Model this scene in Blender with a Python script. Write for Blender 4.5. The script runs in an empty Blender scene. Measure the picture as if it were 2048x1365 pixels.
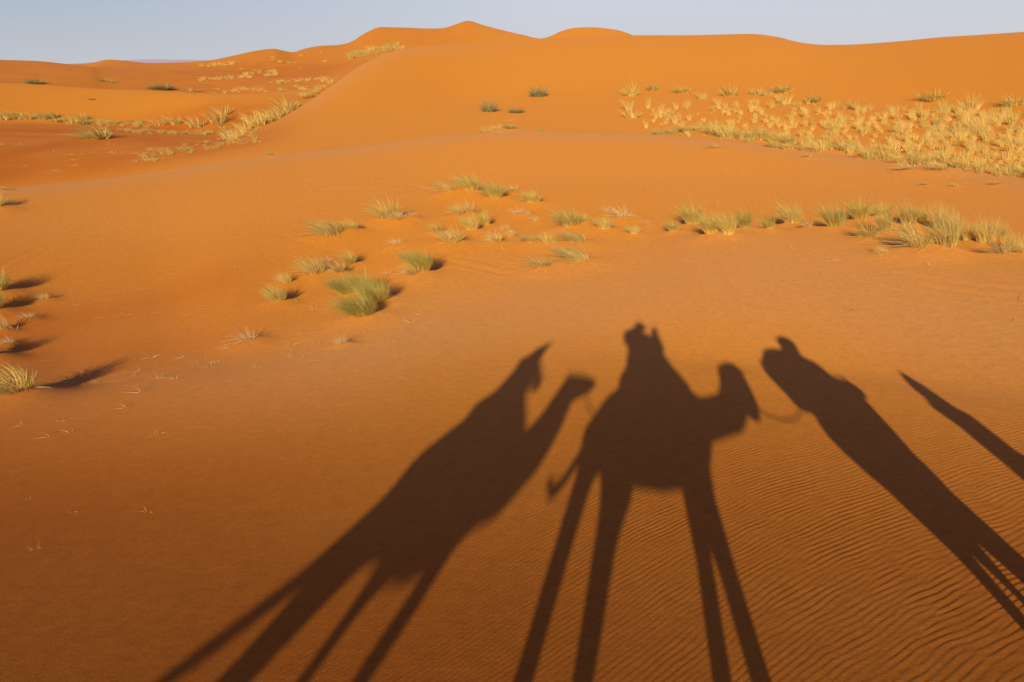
import bpy, bmesh, math, random
import numpy as np
from mathutils import Vector, Matrix

scene = bpy.context.scene
COL = scene.collection
rnd = random.Random(7)
nrs = np.random.RandomState(11)

# ------------------------------------------------------------------ camera facts
FPX, W0, H0 = 1450.0, 2048.0, 1365.0
HORIZON_Y = 127.0
EYE = 2.75                                  # eye of the rider above the sand
PITCH = math.atan((H0 / 2 - HORIZON_Y) / FPX)
cp, sp = math.cos(PITCH), math.sin(PITCH)

def ray(px, py):
    x = (px - W0 / 2) / FPX
    v = -(py - H0 / 2) / FPX
    return np.array([x, cp + v * sp, -sp + v * cp])

_a = ray(1283, 654)
_a /= np.linalg.norm(_a)
SUN_EL = math.asin(-_a[2])
SUN_AZ = math.atan2(_a[0], _a[1])           # the light travels towards this azimuth
TE = math.tan(SUN_EL)
CA, SA = math.cos(SUN_AZ), math.sin(SUN_AZ)

# ------------------------------------------------------------------ helpers
def tag(o, label=None, cat=None, group=None, kind=None):
    if label: o['label'] = label
    if cat: o['category'] = cat
    if group: o['group'] = group
    if kind: o['kind'] = kind
    return o

def link(o, parent=None):
    COL.objects.link(o)
    if parent is not None:
        o.parent = parent
    return o

def mesh_np(name, co, faces, mats=(), smooth=True):
    """faces: int array (n,4) or (n,3)"""
    me = bpy.data.meshes.new(name)
    co = np.asarray(co, np.float32); faces = np.asarray(faces, np.int32)
    n, k = faces.shape
    me.vertices.add(len(co)); me.vertices.foreach_set('co', co.ravel())
    me.loops.add(n * k); me.loops.foreach_set('vertex_index', faces.ravel())
    me.polygons.add(n)
    me.polygons.foreach_set('loop_start', np.arange(0, n * k, k, dtype=np.int32))
    me.polygons.foreach_set('use_smooth', np.full(n, smooth, bool))
    for m in mats: me.materials.append(m)
    me.update(calc_edges=True)
    return me

def pchip(x, y, xi):
    x = np.asarray(x, float); y = np.asarray(y, float)
    h = np.diff(x); d = np.diff(y) / h
    m = np.zeros_like(y)
    if len(x) == 2:
        m[:] = d[0]
    else:
        s = d[:-1] * d[1:] > 0
        w1 = 2 * h[1:] + h[:-1]; w2 = h[1:] + 2 * h[:-1]
        with np.errstate(all='ignore'):
            mm = (w1 + w2) / (w1 / d[:-1] + w2 / d[1:])
        m[1:-1] = np.where(s, np.nan_to_num(mm), 0)
        m[0] = d[0]; m[-1] = d[-1]
    i = np.clip(np.searchsorted(x, xi) - 1, 0, len(h) - 1)
    t = np.clip((xi - x[i]) / h[i], 0, 1)
    t2, t3 = t * t, t * t * t
    return ((2*t3-3*t2+1)*y[i] + (t3-2*t2+t)*h[i]*m[i] + (-2*t3+3*t2)*y[i+1] + (t3-t2)*h[i]*m[i+1])

def smoothstep(a, b, x):
    t = np.clip((x - a) / (b - a), 0, 1)
    return t * t * (3 - 2 * t)

# smooth value noise on a lattice (numpy), for large soft variation
_lat = nrs.rand(256, 256)
def vnoise(x, y, s):
    x = np.asarray(x) / s + 100.3; y = np.asarray(y) / s + 57.7
    xi = np.floor(x).astype(int); yi = np.floor(y).astype(int)
    fx = x - xi; fy = y - yi
    fx = fx*fx*fx*(fx*(fx*6-15)+10); fy = fy*fy*fy*(fy*(fy*6-15)+10)
    g = lambda i, j: _lat[i % 256, j % 256]
    return ((g(xi, yi)*(1-fx)+g(xi+1, yi)*fx)*(1-fy) + (g(xi, yi+1)*(1-fx)+g(xi+1, yi+1)*fx)*fy) - .5

# ------------------------------------------------------------------ terrain
def near_z(x, y):
    """the long flank of the dune the caravan walks along"""
    yy = np.clip(y, -22, 24)
    return -EYE - .20 * yy + .0037 * yy * yy - .014 * np.minimum(np.logaddexp(0, (-x - 1.3) * 1.1) / 1.1, 7) * (y > 0) * y / (1 + (np.abs(y) / 11) ** 3) ** (1/3)

# Ridges and hollows, front to back: survey points (px, py, distance) or (px, None, distance, height)
N = None
LINES = [
 # foot of the apron
 [(-600,800,18.4),(-300,745,18.5),(0,705,18.4),(150,692,18.2),(300,690,17.2),(480,697,15.1),(600,682,14.7),(720,655,14.9),(850,592,16.8),(1050,550,18.4),(1180,531,19.2),(1480,470,20.8),(1700,480,20.2),(1900,522,18.6),(2100,548,17.8),(2600,600,17)],
 # grassy hollow behind it
 [(-600,640,25),(0,590,24),(300,598,21.5),(480,590,19.5),(720,572,19),(850,505,21),(1050,480,22.5),(1180,462,23.2),(1480,447,24.6),(1700,448,24.2),(1900,478,22.4),(2100,498,21.7),(2600,540,20.5)],
 # its far side
 [(-600,500,30.5),(0,470,30),(300,470,28.5),(500,450,27.5),(1024,380,31),(1500,370,31.5),(2048,412,28),(2600,450,26)],
 # crest of the middle dune
 [(-600,440,34),(0,382,36),(150,365,37),(300,345,38),(500,318,39.5),(700,297,41),(900,272,42.5),(1024,266,43),(1200,267,43),(1400,280,41),(1500,288,40),(1700,314,37),(1900,341,34),(2048,362,32),(2600,430,28)],
 # trough behind the crest
 [(-600,N,45,-7.2),(0,N,46,-6.75),(300,N,44,-5.9),(450,N,44,-5.15),(600,N,46,-4.75),(800,N,49,-4.6),(1024,263,51),(1250,265,50),(1450,278,46),(1700,305,42),(1900,332,38),(2048,354,36),(2600,425,31)],
 # flank of the big dune / valley floor
 [(-600,320,62),(0,312,60),(200,312,56),(350,318,50),(450,306,49),(600,262,56),(800,225,66),(1000,205,76),(1250,190,76),(1500,200,70),(1700,212,66),(1900,224,61),(2048,228,58),(2600,240,50)],
 # edge and skyline of the big dune
 [(-600,270,76),(0,272,74),(200,278,69),(330,296,58),(400,302,53),(450,293,54),(520,263,60),(590,221,70),(660,173,83),(740,123,97),(810,99,109),(880,91,116),(965,88,121),(1024,84,126),(1080,77,130),(1180,75,130),(1280,74,129),(1400,72.5,126),(1500,71,122),(1550,76,120),(1600,87,118),(1650,91.5,116),(1700,91,113),(1800,84,108),(1900,74,102),(2048,64,95),(2300,45,86),(2600,30,80)],
 # valley behind
 [(-600,240,92),(0,243,91),(200,252,88),(330,260,84),(450,268,78),(520,252,79),(590,N,88,-5.2),(700,N,112,-4.0),(1000,N,150,-3.0),(1500,N,150,-2),(2048,N,125,1),(2600,N,110,2)],
 # bright dune on the left
 [(-600,172,106),(0,166,105),(200,178,102),(330,184,99),(450,191,95),(560,191,98),(620,187,108),(700,N,135,-4.5),(1000,N,180,-4),(1500,N,180,-3),(2048,N,160,-2),(2600,N,150,0)],
 # hollow behind it
 [(-600,N,128,-4.6),(0,N,126,-5.6),(200,N,124,-6.2),(330,N,122,-6.3),(450,N,120,-7.0),(560,187,120),(640,180,126),(760,N,150,-4),(1000,N,200,-3),(1500,N,200,-3),(2048,N,190,-3),(2600,N,180,0)],
 # dark rounded dune, far left
 [(-600,100,225),(0,121,222),(70,123,218),(130,128,212),(200,137,205),(330,150,190),(450,162,175),(560,164,166),(660,150,180),(740,128,200),(900,N,225,0),(1500,N,230,-2),(2048,N,230,-3),(2600,N,230,0)],
 # hollow before the last dunes
 [(-600,N,245,-2),(0,N,240,-2.5),(130,N,236,-2.6),(200,133,230),(330,138,222),(450,142,215),(560,140,215),(680,118,235),(760,100,250),(860,88,260),(1000,85,262),(1100,92,240),(1300,N,240,2),(2048,N,260,-2),(2600,N,260,0)],
 # last dunes on the skyline
 [(-600,124,290),(0,127.5,280),(150,129,270),(190,125,262),(215,119.5,260),(240,120.5,260),(300,126.5,275),(360,125,280),(420,121,275),(460,113,270),(510,102,266),(545,97.5,265),(585,105,275),(605,99,285),(640,92,292),(680,90,300),(700,85,304),(735,64,308),(762,54.5,310),(800,55.5,310),(850,57.5,312),(885,57,314),(910,50,318),(936,42,320),(960,49,318),(1000,60,314),(1050,72,306),(1083,78.5,290),(1095,75,276),(1125,61,265),(1150,55,262),(1180,53.5,262),(1230,58.5,264),(1283,75,268),(1350,88,280),(1600,100,300),(2048,100,320),(2600,100,320)],
 # falling away to the plain
 [(-600,N,420,-9),(0,N,420,-9),(420,N,420,-9),(700,N,460,-6),(936,N,480,-4),(1200,N,420,-6),(2600,N,460,-8)],
 [(-600,N,800,-13),(1024,N,800,-13),(2600,N,800,-13)],
 [(-600,N,9000,-13),(1024,N,9000,-13),(2600,N,9000,-13)],
]
GEN = [(20,-.7),(26,-.9),(33,-1.0),(40,-.6),(50,-2.0),(62,-1.5),(90,1.0),(115,-3),(145,-2),(165,-4),(205,-1),(250,-4),(320,-1),(460,-9),(800,-13),(9000,-13)]

def line_curves():
    out = []
    for L, (gD, gz) in zip(LINES, GEN):
        az, D, z = [], [], []
        for p in L:
            r = ray(p[0], p[1] if p[1] is not None else 250)
            hyp = math.hypot(r[0], r[1])
            az.append(math.atan2(r[0], r[1])); D.append(p[2])
            z.append(p[3] if p[1] is None else r[2] / hyp * p[2])
        az = np.array(az); D = np.array(D, float); z = np.array(z)
        # close the circle behind the camera
        az = np.concatenate([[-math.pi, -2.0], az, [2.0, math.pi]])
        D = np.concatenate([[gD, gD], D, [gD, gD]]); z = np.concatenate([[gz, gz], z, [gz, gz]])
        out.append((az, D, z))
    return out
CURVES = line_curves()

AZ = np.unique(np.round(np.concatenate([
    np.arange(-180, -80, 2.0), np.arange(-80, -50, .4), np.arange(-50, 50, .086),
    np.arange(50, 80, .4), np.arange(80, 180, 2.0)]), 4))
AZ = np.radians(AZ)
NEAR_D = [.0004, 1.2, 2.4, 4.0, 5.6, 7.2, 8.8, 10.4, 11.8]
RAD = np.concatenate([np.array([.0005, .3, .6, 1.0, 1.4, 1.8, 2.2]), np.arange(2.45, 12.0, .0095),
                      np.exp(np.arange(math.log(12.0), math.log(120), .0046)),
                      np.exp(np.arange(math.log(120), math.log(420), .009)),
                      np.exp(np.linspace(math.log(420), math.log(9000), 40))])

def build_heights():
    Z = np.zeros((len(AZ), len(RAD)))
    LD = np.stack([pchip(a, d, AZ) for a, d, z in CURVES])
    LZ = np.stack([pchip(a, z, AZ) for a, d, z in CURVES])
    crest = np.zeros_like(Z)
    lr = np.log(RAD)
    for i, az in enumerate(AZ):
        s, c = math.sin(az), math.cos(az)
        nd = np.array(NEAR_D); nz = near_z(nd * s, nd * c)
        D = np.concatenate([nd, LD[:, i]]); z = np.concatenate([nz, LZ[:, i]])
        for k in range(1, len(D)):
            D[k] = max(D[k], D[k-1] * 1.015)
        Z[i] = pchip(np.log(D), z, lr)
        inner = RAD < 10.5
        Z[i, inner] = near_z(RAD[inner] * s, RAD[inner] * c)
        # coarse pale grains gather on crests
        crest[i] += .75 * np.exp(-((lr - math.log(LD[3, i]) + .01) / .055) ** 2) + .30 * np.exp(-((lr - math.log(LD[3, i]) + .18) / .20) ** 2)
        flank = math.exp(-((math.degrees(az) + 9) / 11) ** 2)
        crest[i] += .75 * flank * np.exp(-((lr - math.log(LD[6, i]) + .03) / .10) ** 2)
        crest[i] += .9 * np.exp(-((lr - math.log(LD[0, i]) + .22) / .30) ** 2)
    return Z, crest

Z, CREST = build_heights()
# soften the survey a little
def blur(A, nr, na):
    for _ in range(nr):
        A[:, 1:-1] = .25 * A[:, :-2] + .5 * A[:, 1:-1] + .25 * A[:, 2:]
    for _ in range(na):
        A[1:-1] = .25 * A[:-2] + .5 * A[1:-1] + .25 * A[2:]
    return A
_far0 = np.searchsorted(RAD, 12.5)
_seg = Z[:, _far0:].copy(); blur(_seg, 5, 4)
_w = smoothstep(12.5, 15, RAD[_far0:]); Z[:, _far0:] = Z[:, _far0:] * (1 - _w) + _seg * _w
SA_, CA_ = np.sin(AZ)[:, None], np.cos(AZ)[:, None]
X = RAD[None, :] * SA_; Y = RAD[None, :] * CA_
# broad soft undulation, growing with distance
Z += vnoise(X, Y, 5.5) * .10 * smoothstep(9, 16, RAD)[None, :]
Z += vnoise(X, Y, 23.) * .45 * smoothstep(40, 70, RAD)[None, :] * (1 - smoothstep(110, 170, RAD))[None, :]

Z += (vnoise(X, Y, 34.) * .8 + vnoise(X, Y, 60.) * .7) * (smoothstep(108, 135, RAD) * (1 - smoothstep(175, 205, RAD)) + smoothstep(205, 225, RAD) * (1 - smoothstep(240, 256, RAD)))[None, :]
_lnR = np.log(RAD)
def ground(x, y):
    az = math.atan2(x, y); r = math.hypot(x, y)
    i = int(np.clip(np.searchsorted(AZ, az) - 1, 0, len(AZ) - 2))
    j = int(np.clip(np.searchsorted(RAD, r) - 1, 0, len(RAD) - 2))
    u = min(max((az - AZ[i]) / (AZ[i+1] - AZ[i]), 0), 1); v = min(max((r - RAD[j]) / (RAD[j+1] - RAD[j]), 0), 1)
    return float((Z[i, j]*(1-u)+Z[i+1, j]*u)*(1-v) + (Z[i, j+1]*(1-u)+Z[i+1, j+1]*u)*v)

def hit(px, py, dmin=2.0):
    """where the line of sight of the survey pixel meets the sand"""
    r = ray(px, py); hyp = math.hypot(r[0], r[1]); az = math.atan2(r[0], r[1]); slope = r[2] / hyp
    i = int(np.clip(np.searchsorted(AZ, az) - 1, 0, len(AZ) - 2)); u = (az - AZ[i]) / (AZ[i+1] - AZ[i])
    col = Z[i] * (1 - u) + Z[i+1] * u
    below = (slope * RAD < col) & (RAD > dmin)
    if not below.any(): return None
    j = int(np.argmax(below))
    a0 = slope * RAD[j-1] - col[j-1]; a1 = slope * RAD[j] - col[j]
    t = a0 / (a0 - a1) if a0 != a1 else 0
    D = RAD[j-1] + (RAD[j] - RAD[j-1]) * min(max(t, 0), 1)
    x, y = D * math.sin(az), D * math.cos(az)
    return x, y, ground(x, y), D

# ------------------------------------------------------------------ materials
def nodes(m):
    m.use_nodes = True
    nt = m.node_tree; nt.nodes.clear()
    return nt, nt.nodes.new, nt.links.new

def sand_material():
    m = bpy.data.materials.new('sand')
    nt, nn, L = nodes(m)
    out = nn('ShaderNodeOutputMaterial'); bs = nn('ShaderNodeBsdfPrincipled')
    L(bs.outputs[0], out.inputs[0])
    bs.inputs['Roughness'].default_value = .9
    bs.inputs['Diffuse Roughness'].default_value = .8
    bs.inputs['Specular IOR Level'].default_value = .12
    tc = nn('ShaderNodeNewGeometry')
    at = nn('ShaderNodeAttribute'); at.attribute_name = 'coarse'
    n1 = nn('ShaderNodeTexNoise'); n1.inputs['Scale'].default_value = .22; n1.inputs['Detail'].default_value = 5
    L(tc.outputs['Position'], n1.inputs['Vector'])
    ma = nn('ShaderNodeMath'); ma.operation = 'MULTIPLY_ADD'
    L(n1.outputs['Fac'], ma.inputs[0]); ma.inputs[1].default_value = .34
    sb = nn('ShaderNodeMath'); sb.operation = 'SUBTRACT'; L(at.outputs['Fac'], sb.inputs[0]); sb.inputs[1].default_value = .17
    L(sb.outputs[0], ma.inputs[2])
    ma.use_clamp = True
    mix = nn('ShaderNodeMix'); mix.data_type = 'RGBA'
    mix.inputs['A'].default_value = (.59, .232, .026, 1)
    mix.inputs['B'].default_value = (.55, .243, .058, 1)
    L(ma.outputs[0], mix.inputs['Factor'])
    # grains: tiny light and dark specks
    n2 = nn('ShaderNodeTexNoise'); n2.inputs['Scale'].default_value = 60; n2.inputs['Detail'].default_value = 5
    n2.inputs['Roughness'].default_value = .8
    L(tc.outputs['Position'], n2.inputs['Vector'])
    mr = nn('ShaderNodeMapRange'); mr.inputs['From Min'].default_value = .3; mr.inputs['From Max'].default_value = .7
    mr.inputs['To Min'].default_value = .76; mr.inputs['To Max'].default_value = 1.22
    L(n2.outputs['Fac'], mr.inputs['Value'])
    n3 = nn('ShaderNodeTexNoise'); n3.inputs['Scale'].default_value = 7; n3.inputs['Detail'].default_value = 8; n3.inputs['Roughness'].default_value = .78
    L(tc.outputs['Position'], n3.inputs['Vector'])
    mr3 = nn('ShaderNodeMapRange'); mr3.inputs['From Min'].default_value = .3; mr3.inputs['From Max'].default_value = .7
    mr3.inputs['To Min'].default_value = .87; mr3.inputs['To Max'].default_value = 1.13
    L(n3.outputs['Fac'], mr3.inputs['Value'])
    mm = nn('ShaderNodeMath'); mm.operation = 'MULTIPLY'; L(mr.outputs[0], mm.inputs[0]); L(mr3.outputs[0], mm.inputs[1])
    sc = nn('ShaderNodeVectorMath'); sc.operation = 'SCALE'
    ar = nn('ShaderNodeAttribute'); ar.attribute_name = 'painted_shade'
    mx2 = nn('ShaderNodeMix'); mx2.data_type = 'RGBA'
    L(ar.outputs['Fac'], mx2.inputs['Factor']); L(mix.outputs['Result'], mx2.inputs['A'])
    mx2.inputs['B'].default_value = (.455, .130, .010, 1)  # darker, redder sand colour standing in for shade
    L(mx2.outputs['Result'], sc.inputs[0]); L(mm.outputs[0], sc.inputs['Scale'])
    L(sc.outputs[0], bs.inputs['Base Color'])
    b1 = nn('ShaderNodeBump'); b1.inputs['Distance'].default_value = .006; b1.inputs['Strength'].default_value = .45
    L(n2.outputs['Fac'], b1.inputs['Height'])
    n4 = nn('ShaderNodeTexNoise'); n4.inputs['Scale'].default_value = 6; n4.inputs['Detail'].default_value = 7; n4.inputs['Roughness'].default_value = .7
    mp = nn('ShaderNodeMapping'); mp.inputs['Scale'].default_value = (.5, 2.2, 1); mp.inputs['Rotation'].default_value = (0, 0, -.45)
    L(tc.outputs['Position'], mp.inputs['Vector']); L(mp.outputs[0], n4.inputs['Vector'])
    b2 = nn('ShaderNodeBump'); b2.inputs['Distance'].default_value = .012; b2.inputs['Strength'].default_value = .22
    L(n4.outputs['Fac'], b2.inputs['Height']); L(b1.outputs[0], b2.inputs['Normal'])
    L(b2.outputs[0], bs.inputs['Normal'])
    return m

def blade_material():
    m = bpy.data.materials.new('grass_blades')
    nt, nn, L = nodes(m)
    out = nn('ShaderNodeOutputMaterial')
    at = nn('ShaderNodeAttribute'); at.attribute_name = 'tint'
    oi = nn('ShaderNodeObjectInfo')
    hs = nn('ShaderNodeHueSaturation')
    mr = nn('ShaderNodeMapRange'); mr.inputs['To Min'].default_value = .86; mr.inputs['To Max'].default_value = 1.12
    L(oi.outputs['Random'], mr.inputs['Value']); L(mr.outputs[0], hs.inputs['Value'])
    L(at.outputs['Color'], hs.inputs['Color'])
    d = nn('ShaderNodeBsdfPrincipled'); d.inputs['Roughness'].default_value = .55; d.inputs['Specular IOR Level'].default_value = .3
    t = nn('ShaderNodeBsdfTranslucent'); mx = nn('ShaderNodeMixShader'); mx.inputs[0].default_value = .18
    L(hs.outputs[0], d.inputs['Base Color']); L(hs.outputs[0], t.inputs['Color'])
    L(d.outputs[0], mx.inputs[1]); L(t.outputs[0], mx.inputs[2]); L(mx.outputs[0], out.inputs[0])
    return m

def simple_material(name, col, rough=.8, noise=12, amt=.25, weave=False):
    m = bpy.data.materials.new(name)
    nt, nn, L = nodes(m)
    out = nn('ShaderNodeOutputMaterial'); bs = nn('ShaderNodeBsdfPrincipled'); L(bs.outputs[0], out.inputs[0])
    bs.inputs['Roughness'].default_value = rough
    tc = nn('ShaderNodeTexCoord')
    n = nn('ShaderNodeTexNoise'); n.inputs['Scale'].default_value = noise; n.inputs['Detail'].default_value = 5
    L(tc.outputs['Object'], n.inputs['Vector'])
    mr = nn('ShaderNodeMapRange'); mr.inputs['To Min'].default_value = 1 - amt; mr.inputs['To Max'].default_value = 1 + amt
    src = n.outputs['Fac']
    if weave:
        w = nn('ShaderNodeTexWave'); w.inputs['Scale'].default_value = 14; w.inputs['Distortion'].default_value = .6
        L(tc.outputs['Object'], w.inputs['Vector']); src = w.outputs['Fac']
    L(src, mr.inputs['Value'])
    sc = nn('ShaderNodeVectorMath'); sc.operation = 'SCALE'; sc.inputs[0].default_value = col[:3]
    L(mr.outputs[0], sc.inputs['Scale']); L(sc.outputs[0], bs.inputs['Base Color'])
    b = nn('ShaderNodeBump'); b.inputs['Distance'].default_value = .01; b.inputs['Strength'].default_value = .4
    L(n.outputs['Fac'], b.inputs['Height']); L(b.outputs[0], bs.inputs['Normal'])
    return m

SAND = sand_material()
BLADE = blade_material()
FUR = simple_material('camel_fur', (.34, .22, .12), .9, 9, .3)
FUR_DARK = simple_material('dark_camel_hair', (.16, .09, .045), .95, 20, .3)
BLANKET_RED = simple_material('striped_red_blanket', (.35, .06, .045), .9, 8, .45, True)
BLANKET_BLUE = simple_material('striped_blue_blanket', (.03, .07, .30), .9, 8, .45, True)
CLOTH_BROWN = simple_material('brown_wool', (.16, .10, .06), .95, 15, .2)
CLOTH_BLUE = simple_material('blue_cotton', (.03, .06, .25), .9, 15, .2)
CLOTH_PALE = simple_material('pale_cotton', (.5, .45, .36), .9, 15, .15)
CLOTH_GREY = simple_material('grey_cotton', (.2, .2, .22), .9, 15, .15)
SKIN = simple_material('skin', (.42, .24, .15), .55, 20, .08)
HAIR = simple_material('dark_hair', (.03, .02, .015), .6, 30, .3)
BLACK = simple_material('black_plastic', (.02, .02, .02), .4, 30, .1)
ROPE = simple_material('twisted_rope', (.36, .27, .15), .9, 60, .3)
HAZY_ROCK = simple_material('hazy_rock', (.74, .62, .64), 1., .002, .12)  # distance haze painted into a pale lavender rock colour

# ------------------------------------------------------------------ ripples
def ripple_tile(n=2048, dx=.005, lam=.064):
    kx = np.fft.fftfreq(n, dx)[:, None]; ky = np.fft.fftfreq(n, dx)[None, :]
    k0 = 1 / lam
    spec = np.exp(-((ky - k0) / (k0 * .20)) ** 2 - (kx / (k0 * .13)) ** 2)
    spec += .10 * np.exp(-((ky - k0) / (k0 * .25)) ** 2 - (kx / (k0 * .30)) ** 2)
    w = (nrs.randn(n, n) + 1j * nrs.randn(n, n)) * spec
    f = np.fft.ifft2(w)
    a = np.abs(f); ph = np.angle(f)
    a = np.clip(a / a.mean(), 0, 1.6) ** .6
    t = (ph / (2 * np.pi)) % 1.0
    pos = .84                                     # long windward side, short lee
    h = np.where(t < pos, .5 - .5 * np.cos(np.pi * t / pos), .5 + .5 * np.cos(np.pi * (t - pos) / (1 - pos)))
    return (h - .5) * a
TILE = ripple_tile(); TN, TDX = 2048, .005

def tile_at(a, b):
    u = a / TDX; v = b / TDX
    i = np.floor(u).astype(int); j = np.floor(v).astype(int); fu = u - i; fv = v - j
    g = lambda p, q: TILE[p % TN, q % TN]
    return (g(i, j)*(1-fu)+g(i+1, j)*fu)*(1-fv) + (g(i, j+1)*(1-fu)+g(i+1, j+1)*fu)*fv

def ripples(x, y):
    q = x * (5.0 / np.clip(y + 1.0, 3, 14))
    g = .50 * x + .70 * (-.9) * np.log1p(np.exp(-(x - 1.5) / .9)) 
    b = y - g + .05 * vnoise(x, y, .9) + .16 * vnoise(x, y, 3.1) + .034 * vnoise(x, y, .34) + .014 * vnoise(y, x, .15)
    h = tile_at(x + .6 * vnoise(x, y, 2.3), b)
    d = np.hypot(x, y)
    fade = (1 - .22 * smoothstep(7, 13, d)) * (.62 + .38 * smoothstep(3.0, 6.0, d)) * (1 - smoothstep(14, 22, d))
    # strongest on the right, dying out to the left
    side = .10 + .90 * smoothstep(-3.4, 1.0, x - .10 * y + .8 * vnoise(x, y, 2.0))
    patch = .9 + .4 * vnoise(x, y, 1.3)
    return .0031 * h * fade * side * patch * (y > 0)

dense = np.abs(AZ) < math.radians(50.2)
rsel = (RAD > 2.3) & (RAD < 24)
ii = np.where(dense)[0]; jj = np.where(rsel)[0]
RIP = np.zeros_like(Z)
RIP[np.ix_(ii, jj)] = ripples(X[np.ix_(ii, jj)], Y[np.ix_(ii, jj)])

# ------------------------------------------------------------------ grass tufts
WIND = np.array([-1.0, -.15, 0.0]); WIND /= np.linalg.norm(WIND)

def tuft_arrays(n, h, r, spread, lean, width, base_col, tip_col, dry_col, dry=.2, segs=4, seed=0, curl=.35, flat=.0):
    rs = np.random.RandomState(seed)
    ang = rs.rand(n) * 2 * np.pi; rad = r * np.sqrt(rs.rand(n))
    p0 = np.stack([np.cos(ang) * rad, np.sin(ang) * rad, -.03 * np.ones(n)], 1)
    out = np.stack([np.cos(ang), np.sin(ang), np.zeros(n)], 1)
    q = np.sqrt(rs.rand(n))
    tilt = spread * q + .08 * rs.randn(n)
    L = h * (.50 + .50 * rs.rand(n)) * (1 - .22 * q) * np.where(rs.rand(n) < .05, 1.18, 1)
    lay = rs.rand(n) < flat
    tilt = np.where(lay, 1.3 + .2 * rs.rand(n), tilt)
    up = np.array([0, 0, 1.0])
    d0 = out * np.sin(tilt)[:, None] + up * np.cos(tilt)[:, None]
    bend = (lean * (.6 + .8 * rs.rand(n)))[:, None] * WIND + (curl * (.4 + rs.rand(n)))[:, None] * (out * .45 - up * .75 * (.3 + q)[:, None])
    side = np.cross(d0, out + .9 * rs.randn(n, 3)); side /= np.linalg.norm(side, axis=1)[:, None] + 1e-9
    kink = np.where(rs.rand(n) < .14, rs.uniform(.3, .9, n), 0)[:, None] * (rs.randn(n, 3) * [.7, .7, .15] - [0, 0, .55])
    isdry = rs.rand(n) < dry
    bc, tc, dc = map(np.array, (base_col, tip_col, dry_col))
    V, C = [], []
    for k in range(segs + 1):
        t = k / segs
        c = p0 + L[:, None] * (d0 * t + bend * t * t * .8 + kink * max(0, t - .5))
        c[:, 2] = np.maximum(c[:, 2], .012 + .02 * rs.rand(n) if k else c[:, 2])
        w = width * (1 - .85 * t) * (.7 + .6 * (L / h))
        V += [c - side * w[:, None] * .5, c + side * w[:, None] * .5]
        tt = min(1, max(0, (t - .30) / .5))
        col = bc * (1 - tt) + tc * tt
        cc = np.where(isdry[:, None], dc[None, :], col[None, :])
        C += [cc, cc]
    m = 2 * (segs + 1)
    V = np.stack(V, 1).reshape(-1, 3); C = np.stack(C, 1).reshape(-1, 3)
    C = C * (.8 + .4 * np.repeat(rs.rand(n), m))[:, None]
    base = np.arange(n)[:, None] * m
    q = np.array([[2*k, 2*k+1, 2*k+3, 2*k+2] for k in range(segs)]).reshape(-1)
    F = (base + q[None, :]).reshape(-1, 4)
    return V, F, C

def tuft_mesh(name, V, F, C):
    me = mesh_np(name, V, F, [BLADE], smooth=False)
    a = me.attributes.new('tint', 'FLOAT_COLOR', 'POINT')
    a.data.foreach_set('color', np.concatenate([C, np.ones((len(C), 1))], 1).astype(np.float32).ravel())
    return me

STRAW = (.93, .66, .14); STRAW_P = (.94, .71, .22); GREEN = (.50, .48, .075); OLIVE = (.70, .57, .12); DRY = (.86, .66, .32)
# unit tufts: one metre wide, height given by the shape
KINDS = {
 'lush':   dict(n=1200, h=.90, r=.24, spread=.52, lean=.34, width=.0075, base_col=STRAW, tip_col=GREEN, dry_col=STRAW_P, dry=.18, curl=.5),
 'green':  dict(n=620, h=.84, r=.22, spread=.50, lean=.44, width=.009, base_col=STRAW, tip_col=(.54, .51, .09), dry_col=STRAW_P, dry=.28, curl=.5),
 'mixed':  dict(n=420, h=.74, r=.20, spread=.66, lean=.58, width=.0095, base_col=STRAW, tip_col=OLIVE, dry_col=STRAW_P, dry=.45, flat=.05, curl=.5),
 'straw':  dict(n=240, h=.70, r=.17, spread=.70, lean=.52, width=.011, base_col=STRAW, tip_col=STRAW_P, dry_col=DRY, dry=.3, flat=.08, curl=.5),
 'swept':  dict(n=380, h=.62, r=.26, spread=.45, lean=1.0, width=.0095, base_col=STRAW, tip_col=(.54, .49, .18), dry_col=STRAW_P, dry=.35, flat=.05),
 'dry':    dict(n=95, h=.70, r=.18, spread=.85, lean=.45, width=.011, base_col=DRY, tip_col=(.80,.63,.40), dry_col=STRAW_P, dry=.4, flat=.15, curl=.6),
 'upright':dict(n=420, h=.95, r=.24, spread=.36, lean=.36, width=.0105, base_col=STRAW, tip_col=(.76,.62,.15), dry_col=STRAW_P, dry=.4, curl=.4),
 'sprig':  dict(n=14, h=.75, r=.08, spread=1.0, lean=.3, width=.020, base_col=DRY, tip_col=OLIVE, dry_col=STRAW_P, dry=.4, flat=.2, curl=.8),
 'far':    dict(n=85, h=1.0, r=.24, spread=.46, lean=.34, width=.022, base_col=STRAW, tip_col=(.94,.68,.15), dry_col=STRAW_P, dry=.35, segs=3),
 'bush':   dict(n=420, h=.80, r=.30, spread=.95, lean=.10, width=.020, base_col=(.50,.40,.13), tip_col=(.33,.32,.085), dry_col=(.70,.58,.26), dry=.14, segs=3, curl=.35),
 'fargreen':dict(n=180, h=.88, r=.24, spread=.66, lean=.34, width=.026, base_col=(.78,.57,.14), tip_col=(.52,.44,.09), dry_col=STRAW, dry=.35, segs=3, curl=.5),
}
PROTO = {}
ARR = {}
for ki, (k, kw) in enumerate(KINDS.items()):
    PROTO[k] = []; ARR[k] = []
    for v in range(5):
        kk = dict(kw); kk['n'] = int(kw['n'] * (.8 + .12 * v)); kk['lean'] = kw['lean'] * (.75 + .14 * v)
        A = tuft_arrays(seed=ki * 17 + v, **kk)
        ARR[k].append(A); PROTO[k].append(tuft_mesh('tuft_' + k, *A))

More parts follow.
